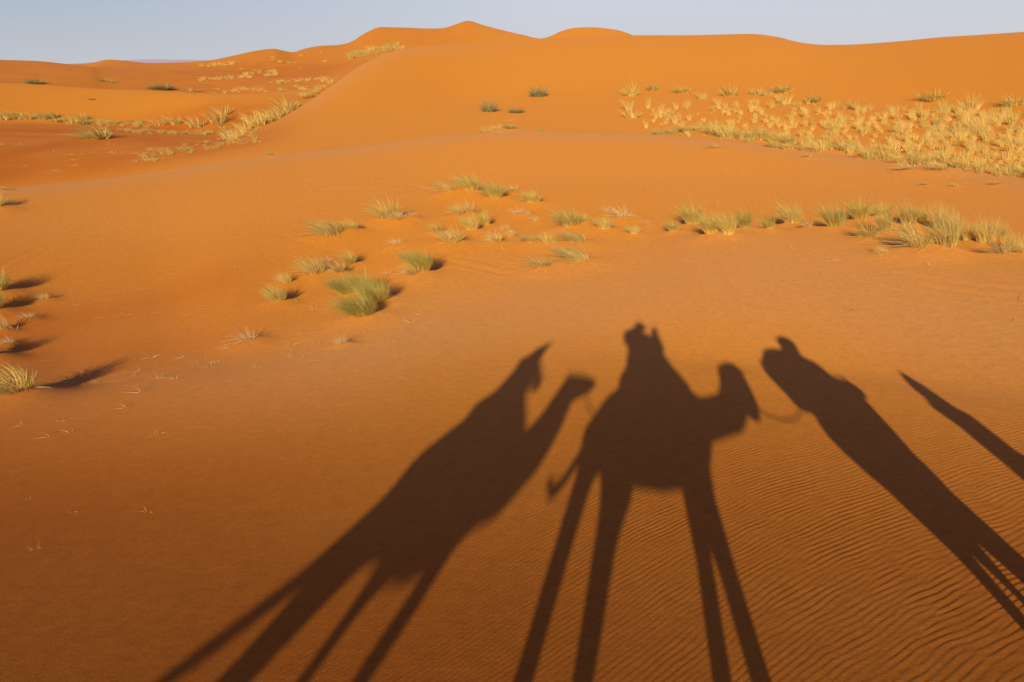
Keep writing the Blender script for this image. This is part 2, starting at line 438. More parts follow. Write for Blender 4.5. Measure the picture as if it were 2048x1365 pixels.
TUFTS = []       # (x, y, z, width, height, kind)
def near_tuft(px, py, w, h, kind, name, label, cat, group, mound=True, zrot=None, dmin=2.0):
    P = hit(px, py, dmin)
    if P is None: return None
    x, y, z, D = P
    R = math.sqrt(x*x + y*y + z*z) * .97
    big = {'sprig': 1.12, 'lush': .98, 'green': 1.0, 'mixed': 1.06, 'upright': 1.02, 'dry': 1.0, 'fargreen': 1.1, 'bush': .9}.get(kind, 1.2)
    ww = w * R / FPX * big; hh = h * R / FPX * big
    TUFTS.append([x, y, ww, hh, kind, name, label, cat, group, mound, zrot])
    return TUFTS[-1]

WORD = 'first second third fourth fifth sixth seventh eighth ninth tenth eleventh twelfth thirteenth fourteenth fifteenth sixteenth seventeenth eighteenth nineteenth twentieth'.split()
G1 = 'grass tufts in the hollow beyond the shadows'
G2 = 'grass tufts in the row across the right side'
G3 = 'grass tufts at the left edge'
G4 = 'straw tufts of the field on the right slope'
G5 = 'grass tufts in the far left valley'
G6 = 'tiny sprigs on the bare sand'
G7 = 'green bushes on the big dune flank'
T = 'grass_tuft'; C_ = 'grass tuft'
for px, py, w, h, k, lab in [
 (724,642,92,64,'lush','rounded dark green tuft, nearest of the big green clump left of the camel shadows'),
 (756,613,76,68,'lush','tall dark green tuft casting the long shadow, rear right of the big green clump'),
 (697,600,76,54,'lush','green tuft with straw foot, left rear of the big green clump'),
 (725,602,66,58,'lush','green tuft in the middle rear of the big green clump'),
 (846,553,60,60,'lush','dark green tuft with brown twigs standing right above the big green clump'),
 (818,530,46,34,'green','pale tuft leaning on the left of the dark green tuft with brown twigs'),
 (828,560,44,24,'straw','low straw tuft at the foot of the dark green tuft with brown twigs'),
 (776,446,82,54,'mixed','broad windswept straw and green tuft, alone at the upper left of the hollow'),
 (799,452,40,20,'straw','small straw tuft touching the right foot of the broad windswept tuft'),
 (824,446,34,14,'dry','thin dry wisp right of the broad windswept tuft'),
 (662,480,70,36,'swept','low grey-green tuft swept flat to the left, upper left of the hollow'),
 (705,471,46,26,'mixed','small grey tuft just right of the flat swept tuft'),
 (872,468,34,30,'mixed','small tuft standing alone between the two broad tufts of the upper hollow'),
 (793,494,44,20,'dry','sparse flat dry tuft below the broad windswept tuft'),
 (903,494,72,40,'mixed','broad straw tuft combed to the left in the middle of the hollow'),
 (702,534,46,40,'mixed','arched pale tuft with a dark shadow on its right, above the big green clump'),
 (636,557,64,46,'mixed','straw and green tuft left of the big green clump with a bright sandy foot'),
 (680,556,44,26,'straw','low straw tuft between the arched pale tuft and the big green clump'),
 (655,529,38,18,'dry','wispy dry tuft left of the arched pale tuft'),
 (576,571,34,28,'mixed','small pointed tuft, upper of the two at the left end of the hollow'),
 (558,609,52,42,'green','green tipped tuft, lower of the two at the left end of the hollow'),
 (778,553,30,14,'dry','small dry tuft between the big green clump and the dark green tuft with twigs'),
 (496,688,62,32,'dry','spiky dry tuft with a thin dark shadow, lowest on the slope left of the clump'),
 (684,692,40,30,'dry','spiky straw tuft directly below the big green clump'),
 (992,404,62,46,'green','green tuft combed left, right one of the pair at the hollow top'),
 (942,394,66,46,'green','green tuft, left one of the pair at the top of the hollow'),
 (900,394,54,24,'swept','low grey tail of grass left of the pair at the top of the hollow'),
 (1026,389,36,16,'straw','small straw tuft right of the pair at the top of the hollow'),
 (1067,412,52,36,'green','green tuft leaning left, rightmost at the top of the hollow'),
 (918,437,42,32,'mixed','straw tuft with green tips below the pair at the top of the hollow'),
 (940,433,34,30,'straw','pale dry tuft touching the right of the straw tuft with green tips'),
 (970,454,36,42,'green','tall narrow green tuft in the middle of the hollow'),
 (944,466,50,46,'green','rounded green tuft touching the tall narrow green tuft'),
 (1036,433,44,22,'dry','thin dry tuft right of the tall narrow green tuft'),
 (1057,436,20,20,'dry','very narrow dry tuft beside the thin dry tuft'),
 (1073,447,22,15,'straw','tiny straw tuft leaning left below the very narrow dry tuft'),
 (1014,463,22,14,'straw','tiny straw tuft, upper of two in the centre of the hollow'),
 (1025,478,26,20,'straw','small straw tuft, lower of two in the centre of the hollow'),
 (993,491,40,30,'straw','pale straw tuft leaning left in the centre of the hollow'),
 (1065,491,42,22,'swept','low tuft swept left, left of the rounded one at the front of the hollow'),
 (1098,495,46,32,'mixed','rounded olive tuft at the front of the hollow above the rider shadow'),
 (1156,493,52,28,'swept','grey-green arched tuft at the front of the hollow right of the rounded olive one'),
 (1140,462,72,50,'green','broad green tuft with bright straw foot right of the hollow centre'),
 (1171,456,34,26,'mixed','small tuft at the right foot of the broad green tuft with straw foot'),
 (1209,465,50,34,'green','green tuft on a pale straw skirt above the rider shadow'),
 (1218,430,38,24,'dry','white dry wisp, left of the bleached tuft'),
 (1246,442,60,42,'dry','bleached almost white dry tuft standing alone above the green tuft'),
 (1268,472,36,24,'green','little green tuft right of the green tuft on a straw skirt'),
 (1296,453,24,11,'dry','tiny dry wisp left of the long grass row'),
 (1086,543,62,24,'swept','nearer left tuft of the two swept flat on the crest above the shadows'),
 (1156,532,66,30,'swept','right tuft of the two swept flat on the crest above the shadows'),
]:
    near_tuft(px, py, w, h, k, T, lab, C_, G1)

row = [(1346,468,46,28,'green'),(1386,457,76,56,'green'),(1422,476,66,52,'green'),(1455,478,60,52,'green'),(1489,461,50,48,'green'),(1537,463,42,32,'green'),(1582,455,68,50,'green'),(1614,460,30,16,'straw'),(1668,463,72,58,'green'),(1718,448,66,50,'green'),(1762,445,52,36,'green'),(1768,471,46,48,'upright'),(1814,456,52,50,'upright'),(1842,448,38,32,'green'),(1878,465,56,54,'upright'),(1906,473,44,44,'upright'),(1935,489,42,40,'upright'),(1968,495,60,50,'upright'),(1994,492,42,40,'upright'),(2026,508,42,40,'upright')]
for i, (px, py, w, h, k) in enumerate(row):
    look = {'green': 'green tipped', 'upright': 'upright straw coloured', 'straw': 'small pale straw'}[k]
    near_tuft(px, py, w * .86, h * 1.15, k, T, '%s tuft, %s from the left in the right-hand row' % (look, WORD[i]), C_, G2)
for px, py, w, h, k, lab in [
 (1736,482,50,44,'mixed','squat straw and green tuft before the long row on its own sandy hump'),
 (1812,475,38,28,'straw','low straw tuft in front of the long row, behind the big broad fan tuft'),
 (1834,510,84,56,'mixed','big broad fan of straw grass in front of the long row'),
 (1887,513,66,62,'upright','tall bright straw tuft right beside the big broad fan'),
 (2000,516,40,30,'straw','low pale tuft in front of the right end of the long row'),
 (2046,517,34,34,'mixed','tuft cut by the right edge at the end of the long row'),
 (1763,515,24,20,'straw','tiny bent straw tuft left of the big broad fan'),
 (1716,625,22,7,'dry','tiny bleached scrap of grass alone on the sand right of the shadows')]:
    near_tuft(px, py, w, h, k, T, lab, C_, G2)
for px, py, w, h, k, lab in [
 (36,800,112,58,'mixed','large fountain shaped straw tuft at the left edge, nearest of all'),
 (-4,420,44,28,'mixed','tuft cut by the left edge just under the dune crest'),
 (-6,592,66,48,'lush','dark green tuft cut by the left edge, upper of two'),
 (-14,628,60,48,'lush','dark green tuft cut by the left edge, lower of two'),
 (8,663,26,28,'straw','small upright straw tuft at the left edge under the dark green tufts'),
 (18,691,30,22,'dry','thin dry tuft at the left edge above the large fountain tuft'),
 (-14,718,54,46,'mixed','tuft mostly outside the left edge throwing a long shadow'),
 (57,642,38,15,'dry','flat dry tuft right of the dark green tufts at the left edge'),
 (92,602,26,12,'straw','tiny bright straw tuft alone right of the left edge')]:
    near_tuft(px, py, w, h, k, T, lab, C_, G3)
sprigs = [(781,684),(840,631),(823,646),(580,714),(605,718),(623,723),(435,726),(513,735),(593,608),(630,618),(660,605),(600,667),(634,691),(582,691),(722,667),(133,768),(32,661),(284,785),(255,815),(350,758),(320,758),(278,743),(301,716),(366,716),(393,730),(364,741),(267,754),(175,756),(118,844),(141,865),(101,874),(42,853),(318,867),(190,768),(58,1000),(143,1026),(294,1024),(1006,501),(1017,242),(1433,413),(1662,522),(1585,500),(420,735),(455,700),(410,716),(1860,345+190)]
for px, py in sprigs:
    s = rnd.uniform(.7, 1.4)
    near_tuft(px, py, 24 * s, 15 * s, 'sprig', 'dry_sprig', 'tiny dry sprig of a few stalks on the bare sand', 'sprig', G6, mound=False)
near_tuft(79, 1098, 10, 30, 'sprig', 'green_sprout', 'thin upright green sprout near the bottom left corner', 'sprout', mound=False, group=None)
near_tuft(61, 1102, 10, 20, 'sprig', 'green_sprout', 'shorter thin sprout just left of the upright green one, bottom left', 'sprout', mound=False, group=None)
for px, py, w, h, k, lab in [
 (978,224,36,40,'bush','round dark green bush with pale top, on the big dune flank'),
 (1033,226,34,18,'bush','low dark bush right of the round dark green bush'),
 (1077,194,36,34,'bush','feathery olive bush, highest on the big dune flank'),
 (972,266,32,18,'mixed','straw tuft peeping over the middle dune crest, leftmost of its row'),
 (998,266,26,13,'straw','straw tuft peeping over the middle dune crest, second of its row'),
 (1024,265,42,13,'green','low green tuft peeping over the middle dune crest, third of its row'),
 (1084,265,12,11,'green','tiny green tuft peeping over the middle dune crest, fourth of its row'),
 (541,314,22,10,'green','tiny green tuft on the left part of the middle dune crest'),
 (8,383,20,9,'green','small green tuft on the middle dune crest at the left edge'),
 (1262,192,34,34,'fargreen','leaning olive bush at the upper left end of the straw field'),
 (1306,182,26,22,'fargreen','olive bush right of the leaning one at the upper left end of the straw field'),
 (1258,220,28,26,'far','pale bush below the leaning olive bush'),
 (1265,236,40,22,'far','broad pale bush, lowest at the left end of the straw field'),
 (1366,186,30,20,'fargreen','olive bush on the upper rim of the straw field, third from its left end'),
 (1405,198,26,18,'far','straw bush on the upper rim of the straw field, fourth from its left end'),
 (1459,192,36,26,'fargreen','big olive bush on the upper rim of the straw field, fifth from its left end'),
 (1512,190,28,18,'far','straw bush on the upper rim of the straw field, sixth from its left end'),
 (1533,192,28,14,'far','low straw bush on the upper rim of the straw field, seventh from its left end'),
 (1567,186,34,22,'fargreen','olive bush on the upper rim of the straw field, eighth from its left end'),
 (1569,207,32,22,'far','straw bush under the eighth bush of the upper rim'),
 (1631,205,30,20,'fargreen','olive bush on the upper rim of the straw field, ninth from its left end'),
 (1707,219,30,22,'far','straw bush on the upper rim of the straw field, tenth from its left end'),
 (1867,202,46,28,'fargreen','wide dark olive bush on the upper rim near the right edge'),
 (1941,220,36,34,'far','tall straw bush on the upper rim near the right edge'),
 (2030,212,40,26,'fargreen','dark olive bush on the upper rim, cut by the right edge')]:
    near_tuft(px, py, w, h, k, 'grass_bush', lab, 'grass bush', G7, dmin=30 if py > 150 else 60)
# straw field: individuals
def inside(poly, x, y):
    c = False
    for i in range(len(poly)):
        x1, y1 = poly[i]; x2, y2 = poly[i-1]
        if (y1 > y) != (y2 > y) and x < (x2-x1)*(y-y1)/(y2-y1)+x1: c = not c
    return c
FIELD = [(1290,268),(1250,250),(1290,205),(1440,206),(1530,196),(1620,208),(1720,222),(1850,218),(1950,225),(2110,222),(2110,372),(2048,358),(1850,334),(1650,303),(1480,283)]
def field_points(n, rs):
    out = []
    while len(out) < n:
        x = rs.uniform(1290, 2110); y = rs.uniform(198, 372)
        if not inside(FIELD, x, y): continue
        # clumped, and thinner towards the left
        dens = (.22 + .78 * min(1, max(0, (x - 1280) / 620))) * (.5 + 1.2 * max(0, float(vnoise(x, y * 2.2, 38.)) + .3)) * (.55 + .45 * min(1, max(0, (330 - y) / 60)))
        if rs.random() < dens: out.append((x, y))
    return out
rs1 = random.Random(5)
for px, py in field_points(125, rs1):
    s = rs1.uniform(.8, 1.35) * (1 + .2 * (py - 250) / 100)
    s *= .92 + .22 * min(1, max(0, (px - 1450) / 550))
    near_tuft(px, py, 13 * s, 18 * s, 'far', T, 'small straw-yellow tuft among the many of the field on the right slope', C_, G4, dmin=34)
edge = [(1418,271),(1500,289),(1560,299),(1640,307),(1780,326),(1850,336),(1950,348),(2048,360),(2110,368)]
ex = np.array([e[0] for e in edge]); ey = np.array([e[1] for e in edge])
for i in range(34):
    px = 1420 + (2090 - 1420) * (i + rs1.uniform(-.3, .3)) / 33
    py = float(np.interp(px, ex, ey)) + rs1.uniform(-9, 1)
    s = rs1.uniform(.75, 1.25) * (1.25 if px < 1640 else .95)
    near_tuft(px, py, 28 * s, 24 * s, rs1.choice(['far', 'far', 'upright']), T, 'dense bright straw tuft in the band along the near edge of the straw field', C_, 'straw tufts along the field edge', dmin=26)
for px, py, w, h in [(1432,301,26,10),(1615,318,20,12),(1818,346,34,14),(1880,349,44,18),(1850,372,14,6),(1910,375,14,7),(1990,372,16,8)]:
    near_tuft(px, py, w, h, 'straw', T, 'low straw tuft strayed onto the smooth sand below the straw field', C_, 'stray tufts below the straw field')
for px, py in [(1345,268),(1372,264),(1398,262),(1318,270)]:
    near_tuft(px, py, 34, 22, 'mixed', T, 'olive and straw tuft at the left corner of the straw field edge', C_, 'tufts at the corner of the straw field', dmin=40)
# left valley individuals
for px, py, w, h, k, lab in [
 (196,278,62,28,'fargreen','wide dark mottled bush alone below the grass line in the left valley'),
 (436,246,44,34,'far','tall rounded straw bush, left valley, larger of two under the bright dune'),
 (446,228,34,18,'far','straw bush touching the top right of the tall rounded one in the left valley'),
 (352,249,34,22,'far','short round straw bush left of the tall rounded one in the left valley'),
 (322,251,32,16,'far','low straw bush, leftmost of the round ones in the left valley'),
 (394,254,44,22,'far','wide straw bush at the foot of the tall rounded one in the left valley'),
 (70,168,30,14,'bush','dark green bush alone on the far left dune'),
 (185,200,12,5,'fargreen','tiny dark bush on the bright left dune face'),
 (326,180,44,18,'bush','dark olive bush group, widest behind the bright left dune'),
 (308,178,24,10,'bush','small olive bush left of the widest one behind the bright left dune'),
 (384,184,36,10,'far','pale low bush right of the widest one behind the bright left dune'),
 (205,163,26,8,'fargreen','low olive bush on the dark far left dune, left of two'),
 (222,165,22,7,'far','low pale bush on the dark far left dune, right of two')]:
    near_tuft(px, py, w, h, k, 'grass_bush', lab, 'grass bush', 'bushes of the left valley', dmin=44)
band = [(452,288),(500,268),(550,244),(590,216),(640,180),(662,168)]
bx = np.array([b[0] for b in band]); by = np.array([b[1] for b in band])
rs2 = random.Random(9)
for i in range(26):
    px = 455 + 205 * (i + rs2.uniform(-.4, .4)) / 25
    py = float(np.interp(px, bx, by)) - rs2.uniform(1, 16) * (1.4 if px < 560 else .8)
    s = rs2.uniform(.7, 1.2) * (1.2 if px < 590 else .65)
    near_tuft(px, py, 30 * s, 21 * s, 'far', T, 'bright straw tuft in the band where big dune meets left valley', C_, 'straw tufts along the foot of the big dune', dmin=56)
for i in range(12):
    px = 5 + 170 * (i + rs2.uniform(-.5, .5)) / 11; py = 239 + 5 * i / 11 + rs2.uniform(-6, 6)
    s = rs2.uniform(.75, 1.2)
    near_tuft(px, py, 26 * s, 13 * s, rs2.choice(['far', 'fargreen', 'far']), T, 'grey and straw tuft in the grass line at the left edge of the left valley', C_, 'tufts of the left grass line', dmin=44)

# sand heaped at the foot of the bigger tufts
for t in TUFTS:
    x, y, ww, hh = t[:4]
    if not t[9] or math.hypot(x, y) > 46: continue
    r = ww * .62; a = min(.22, .17 * ww)
    az = math.atan2(x, y); d = math.hypot(x, y)
    i0, i1 = np.searchsorted(AZ, [az - 3*r/d, az + 3*r/d]); j0, j1 = np.searchsorted(RAD, [d - 3*r, d + 3*r])
    if i1 <= i0 or j1 <= j0: continue
    dx = X[i0:i1, j0:j1] - x - .15 * r; dy = Y[i0:i1, j0:j1] - y
    Z[i0:i1, j0:j1] += a * np.exp(-(dx*dx*.8 + dy*dy*1.2) / (r*r))

# old tracks and wind scours pressed into the sand
def groove(pts, width, depth):
    P = [hit(px, py) for px, py in pts]
    q = np.array([(p[0], p[1]) for p in P if p])
    t = np.linspace(0, len(q) - 1, 24); q = np.stack([np.interp(t, range(len(q)), q[:, 0]), np.interp(t, range(len(q)), q[:, 1])], 1)
    q += .06 * np.stack([vnoise(q[:, 0], q[:, 1], .7), vnoise(q[:, 1], q[:, 0], .7)], 1)
    az = np.arctan2(q[:, 0], q[:, 1]); d = np.hypot(q[:, 0], q[:, 1])
    i0, i1 = np.searchsorted(AZ, [az.min() - .01, az.max() + .01]); j0, j1 = np.searchsorted(RAD, [d.min() - .5, d.max() + .5])
    xs, ys = X[i0:i1, j0:j1], Y[i0:i1, j0:j1]; best = np.full(xs.shape, 9.0)
    for k in range(len(q) - 1):
        a, b = q[k], q[k+1]; ab = b - a; L2 = (ab ** 2).sum() + 1e-9
        tt = np.clip(((xs - a[0]) * ab[0] + (ys - a[1]) * ab[1]) / L2, 0, 1)
        best = np.minimum(best, np.hypot(xs - a[0] - tt * ab[0], ys - a[1] - tt * ab[1]))
    u = best / width
    Z[i0:i1, j0:j1] += depth * (-np.exp(-u * u) + .7 * np.exp(-(u - 1.7) ** 2 * 1.5))
for pts, w, dp in [([(868, 515), (935, 531), (1012, 549)], .13, .03), ([(898, 511), (960, 525), (1035, 537)], .12, .025), ([(930, 514), (990, 524), (1060, 531)], .12, .022),
                   ([(1800, 548), (1900, 566), (2048, 580)], .12, .02), ([(1850, 575), (1950, 588), (2060, 600)], .10, .016), ([(1760, 560), (1860, 590), (1960, 604)], .10, .014),
                   ([(5, 530), (40, 512), (75, 500)], .12, .02), ([(640, 380), (720, 378), (800, 384)], .2, .03), ([(760, 366), (830, 372), (880, 384)], .2, .03), ([(560, 470), (640, 500), (700, 505)], .14, .014)]:
    groove(pts, w, dp)
CO = np.stack([X, Y, Z + RIP], -1)

def build_sand():
    na, nr = len(AZ), len(RAD)
    co = np.concatenate([CO.reshape(-1, 3), [[0, 0, -EYE - .5]]])
    I = np.arange(na); I2 = (I + 1) % na
    J = np.arange(nr - 1)
    a = (I[:, None] * nr + J[None, :]); b = (I2[:, None] * nr + J[None, :])
    F = np.stack([a, a + 1, b + 1, b], -1).reshape(-1, 4)
    me = mesh_np('sand_dunes', co, F, [SAND])
    # centre fan under the camel
    cr = CREST + .0
    painted_shade = (1 - smoothstep(3.5, 13, np.hypot(X * .55 + .8, Y))) + .75 * (1 - smoothstep(-9, -2.5, X)) * (1 - smoothstep(16, 27, Y))  # shade and corner darkening painted into the sand, foreground and left
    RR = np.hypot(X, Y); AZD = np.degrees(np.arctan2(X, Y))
    painted_shade += 1.0 * smoothstep(44, 54, RR) * (1 - smoothstep(-21, -14, AZD)) * (1 - smoothstep(84, 93, RR))  # painted shade on the left valley floor
    painted_shade += .8 * smoothstep(104, 140, RR) * (1 - smoothstep(-16, -5, AZD)) * (1 - smoothstep(210, 275, RR)) * (.75 + .9 * vnoise(X, Y, 45.))  # painted shade on the far-left dune slopes
    painted_shade += .3 * smoothstep(240, 265, RR) * (1 - smoothstep(-6, 0, AZD))
    painted_shade = np.clip(painted_shade, 0, 1) * (.8 + .5 * vnoise(X, Y, 2.7))
    ai = me.attributes.new('painted_shade', 'FLOAT', 'POINT')
    ai.data.foreach_set('value', np.concatenate([painted_shade.ravel(), [1]]).astype(np.float32))
    att = me.attributes.new('coarse', 'FLOAT', 'POINT')
    att.data.foreach_set('value', np.concatenate([cr.ravel(), [0]]).astype(np.float32))
    o = bpy.data.objects.new('sand_dunes', me)
    tag(link(o), 'rippled orange sand dunes reaching to the horizon', 'sand', kind='structure')
    return o
sand = build_sand()
# place the tufts
for t in TUFTS:
    x, y, ww, hh, kind, name, label, cat, group, mound, zrot = t
    z = ground(x, y)
    v = rnd.randrange(5)
    o = bpy.data.objects.new(name, PROTO[kind][v])
    o.location = (x, y, z - .01)
    kh = {'sprig': .62}.get(kind, KINDS[kind]['h'] * .98)
    o.scale = (ww, ww, hh / kh * 1.05)
    o.rotation_euler = (0, 0, rnd.uniform(-.5, .5))
    tag(link(o), label, cat, group)

# the rest of the far grass, which nobody could count
def merged(name, label, pts, kind, wpx, hpx, dmin, seed, hvar=.35):
    rs = random.Random(seed); VV, FF, CC = [], [], []; off = 0
    for px, py in pts:
        P = hit(px, py, dmin)
        if P is None: continue
        x, y, z, D = P; R = math.sqrt(x*x+y*y+z*z)
        s = rs.uniform(1 - hvar, 1 + hvar)
        if name == 'straw_field_grass': s *= .85 + .20 * min(1, max(0, (px - 1450) / 550))
        ww = 1.3 * wpx * s * R / FPX; hh = 1.25 * hpx * s * rs.uniform(.7, 1.35) * R / FPX / (KINDS[kind]['h'])
        V, F, C = ARR[kind][rs.randrange(5)]
        keep = rs.randrange(2)
        a = rs.uniform(-.6, .6); ca, sa = math.cos(a), math.sin(a)
        Vn = np.stack([(V[:, 0]*ca - V[:, 1]*sa)*ww + x, (V[:, 0]*sa + V[:, 1]*ca)*ww + y, V[:, 2]*hh + z - .01], 1)
        VV.append(Vn); FF.append(F + off); CC.append(C * rs.uniform(.85, 1.12)); off += len(V)
    me = tuft_mesh(name, np.concatenate(VV), np.concatenate(FF), np.concatenate(CC))
    tag(link(bpy.data.objects.new(name, me)), label, 'grass', kind='stuff')
merged('straw_field_grass', 'straw coloured grass filling the field on the right slope', field_points(600, random.Random(21)), 'far', 8.5, 12, 34, 3, .55)
rs3 = random.Random(33); pts = []
for i in range(70): 
    t = rs3.random(); pts.append((1420 + 660 * t, float(np.interp(1420 + 660*t, ex, ey)) - rs3.uniform(0, 14)))
merged('field_edge_grass', 'pale straw grass in the strip along the near edge of the straw field', pts, 'far', 17, 14, 26, 4)
pts = []
for i in range(46): t = rs3.random(); pts.append((170 + 140*t, 246 + 7*t + rs3.gauss(0, 2.2)))
for i in range(60): t = rs3.random(); pts.append((200 + 230*t, 262 + 10*t - 14*t*t*.3 + rs3.gauss(0, 2.0)))
for i in range(50): t = rs3.random(); pts.append((270 + 180*t, 325 - 34*t + rs3.gauss(-4, 6)))
for i in range(40): pts.append((rs3.uniform(440, 520), rs3.uniform(252, 290)))
merged('valley_grass', 'thin lines of straw grass on the floor of the left valley', pts, 'far', 9, 6.5, 46, 5)
pts = [(rs3.uniform(0, 330), rs3.uniform(285, 345)) for _ in range(26)]
merged('valley_wisps', 'scattered straw wisps on the dark near side of the left valley', pts, 'sprig', 13, 6, 44, 6)
pts = []
for i in range(34): t = rs3.random(); pts.append((420 + 240*t, 186 - 10*t + rs3.uniform(-5, 3)))
for i in range(30): pts.append((rs3.uniform(490, 555), rs3.uniform(143, 154)))
for i in range(26): t = rs3.random(); pts.append((395 + 110*t, 161 - 6*t + rs3.uniform(-2, 2)))
for i in range(16): t = rs3.random(); pts.append((400 + 70*t, 133 - 3*t + rs3.uniform(-2, 2)))
for i in range(20): t = rs3.random(); pts.append((540 + 110*t, 168 - 10*t + rs3.uniform(-2, 2)))
for i in range(10): pts.append((rs3.uniform(470, 700), rs3.uniform(105, 140)))
merged('far_valley_grass', 'olive and straw grass patches in the hollows of the far dunes', pts, 'far', 8, 5, 90, 7, .5)
pts = []
for i in range(60): t = rs3.random(); pts.append((700 + 110*t, 115 - 22*t + rs3.uniform(-8, 8)*(.5+t*.5)))
merged('far_slope_grass', 'patch of straw grass on the slope under the far peak', pts, 'far', 11, 8, 125, 8)

# dry straws lying on the sand
def litter():
    VV, FF, CC = [], [], []; off = 0; rs = random.Random(3)
    zones = [((60, 470, 520, 640), 34), ((1640, 500, 2048, 700), 120), ((1780, 520, 2048, 620), 60), ((640, 340, 1000, 440), 40), ((880, 180, 960, 235), 22), ((560, 580, 900, 720), 40), ((60, 700, 450, 880), 16), ((1100, 400, 1700, 520), 30), ((950, 540, 1700, 640), 12)]
    for (x0, y0, x1, y1), n in zones:
        for _ in range(int(n * .6)):
            P = hit(rs.uniform(x0, x1), rs.uniform(y0, y1), 2)
            if P is None: continue
            x, y, z, D = P
            ln = rs.uniform(.12, .6) * (1.0 if D < 30 else 2.2); a = rs.gauss(-.02, .42); w = .0022 * D / 14
            c = rs.uniform(-.32, .32); k = 6
            for s in range(k + 1):
                t = s / k - .5
                px = x + math.cos(a) * ln * t - math.sin(a) * ln * c * t * t * 2
                py = y + math.sin(a) * ln * t + math.cos(a) * ln * c * t * t * 2
                pz = ground(px, py) + .004
                VV += [(px + math.sin(a)*w, py - math.cos(a)*w, pz), (px - math.sin(a)*w, py + math.cos(a)*w, pz + w)]
                b = rs.uniform(.8, 1.1); CC += [(.72*b, .48*b, .19*b)] * 2
                if s: FF.append((off + 2*s - 2, off + 2*s - 1, off + 2*s + 1, off + 2*s))
            off += 2 * (k + 1)
    me = tuft_mesh('dry_straw_litter', np.array(VV), np.array(FF), np.array(CC))
    tag(link(bpy.data.objects.new('dry_straw_litter', me)), 'loose dry straws lying scattered on the sand', 'straw', kind='stuff')
litter()

# ------------------------------------------------------------------ far hills
def hills():
    az = np.radians(np.linspace(-40, 6, 140)); D = 8800.
    rs = np.random.RandomState(4)
    prof = np.zeros(len(az))
    for s, a in ((2, .5), (5, .28), (11, .16), (30, .08)):
        prof += a * np.interp(np.linspace(0, s, len(az)), np.arange(s + 1), rs.rand(s + 1))
    env = smoothstep(-31, -25, np.degrees(az)) * (1 - smoothstep(-8, 4, np.degrees(az)))
    top = -13 + (22 + 42 * prof) * env
    V, F = [], []
    for i, a in enumerate(az):
        for d, z in ((D - 500, -16), (D - 60, -13 + (top[i] + 13) * .62), (D, top[i]), (D + 300, top[i] * .8), (D + 900, -16)):
            V.append((d * math.sin(a), d * math.cos(a), z))
    for i in range(len(az) - 1):
        for k in range(4): F.append((5*i+k, 5*i+k+1, 5*i+k+6, 5*i+k+5))
    o = bpy.data.objects.new('hills', mesh_np('hills', V, F, [HAZY_ROCK]))
    tag(link(o), 'rocky hills on the horizon, coloured pale lavender for haze', 'hills', kind='structure')
hills()

# ------------------------------------------------------------------ the caravan
# u: across the sunlight, q: height carried along the light ray to d = 0, d: along the light
def P3(u, q, d):
    return Vector((u * CA + d * SA, -u * SA + d * CA, -EYE + q - d * TE))

def capsule(bm, a, b, ra, rb, seg=14):
    a, b = Vector(a), Vector(b); ax = b - a
    L = ax.length
    if L < 1e-6: ax = Vector((0, 0, 1)); L = 1e-6
    z = ax.normalized(); x = z.orthogonal().normalized(); y = z.cross(x)
    rings = []
    for i in range(5):
        t = i / 4 * math.pi / 2
        rings.append((a - z * ra * math.cos(t), ra * math.sin(t)))
    for i in range(5):
        t = i / 4 * math.pi / 2
        rings.append((b + z * rb * math.sin(t), rb * math.cos(t)))
    vs = []
    for c, r in rings:
        vs.append([bm.verts.new(c + (x * math.cos(2*math.pi*k/seg) + y * math.sin(2*math.pi*k/seg)) * max(r, 1e-4)) for k in range(seg)])
    for i in range(len(vs) - 1):
        for k in range(seg):
            bm.faces.new((vs[i][k], vs[i][(k+1) % seg], vs[i+1][(k+1) % seg], vs[i+1][k]))
    bm.faces.new(vs[0][::-1]); bm.faces.new(vs[-1])

def chain(bm, pts, radii):
    for i in range(len(pts) - 1):
        capsule(bm, pts[i], pts[i+1], radii[i], radii[i+1])

def fused(name, bm, mat, origin, parent=None, voxel=.028, smooth=6):
    """union of the rough shapes as one continuous skin"""
    me = bpy.data.meshes.new(name)
    bmesh.ops.translate(bm, verts=bm.verts[:], vec=-Vector(origin))
    bmesh.ops.recalc_face_normals(bm, faces=bm.faces[:])
    bm.to_mesh(me); bm.free()
    o = bpy.data.objects.new('tmp', me); COL.objects.link(o)
    m = o.modifiers.new('r', 'REMESH'); m.mode = 'VOXEL'; m.voxel_size = voxel; m.use_smooth_shade = True
    s = o.modifiers.new('s', 'SMOOTH'); s.factor = .5; s.iterations = smooth
    dg = bpy.context.evaluated_depsgraph_get()
    new = bpy.data.meshes.new_from_object(o.evaluated_get(dg))
    bpy.data.objects.remove(o); bpy.data.meshes.remove(me)
    new.name = name; new.materials.clear(); new.materials.append(mat)
    for p in new.polygons: p.use_smooth = True
    ob = bpy.data.objects.new(name, new)
    link(ob, parent)
    return ob

def root(name, origin, label, cat, group=None):
    o = bpy.data.objects.new(name, None); o.location = origin; o.empty_display_size = .3
    return tag(link(o), label, cat, group)

class Frame:
    """axis of a walking animal: u0,d0 its middle, psi its heading from the u axis"""
    def __init__(s, u0, d0, psi): s.u0, s.d0, s.t = u0, d0, math.tan(psi); s.psi = psi
    def __call__(s, u, q, dl=0.0): return P3(u, q, s.d0 + (u - s.u0) * s.t + dl)

GC = 'camels of the caravan'
def tube(name, pts, r, mat, parent, origin):
    bm = bmesh.new(); chain(bm, pts, [r] * len(pts))
    bmesh.ops.translate(bm, verts=bm.verts[:], vec=-Vector(origin))
    me = bpy.data.meshes.new(name); bm.to_mesh(me); bm.free(); me.materials.append(mat)
    for p in me.polygons: p.use_smooth = True
    return link(bpy.data.objects.new(name, me), parent)

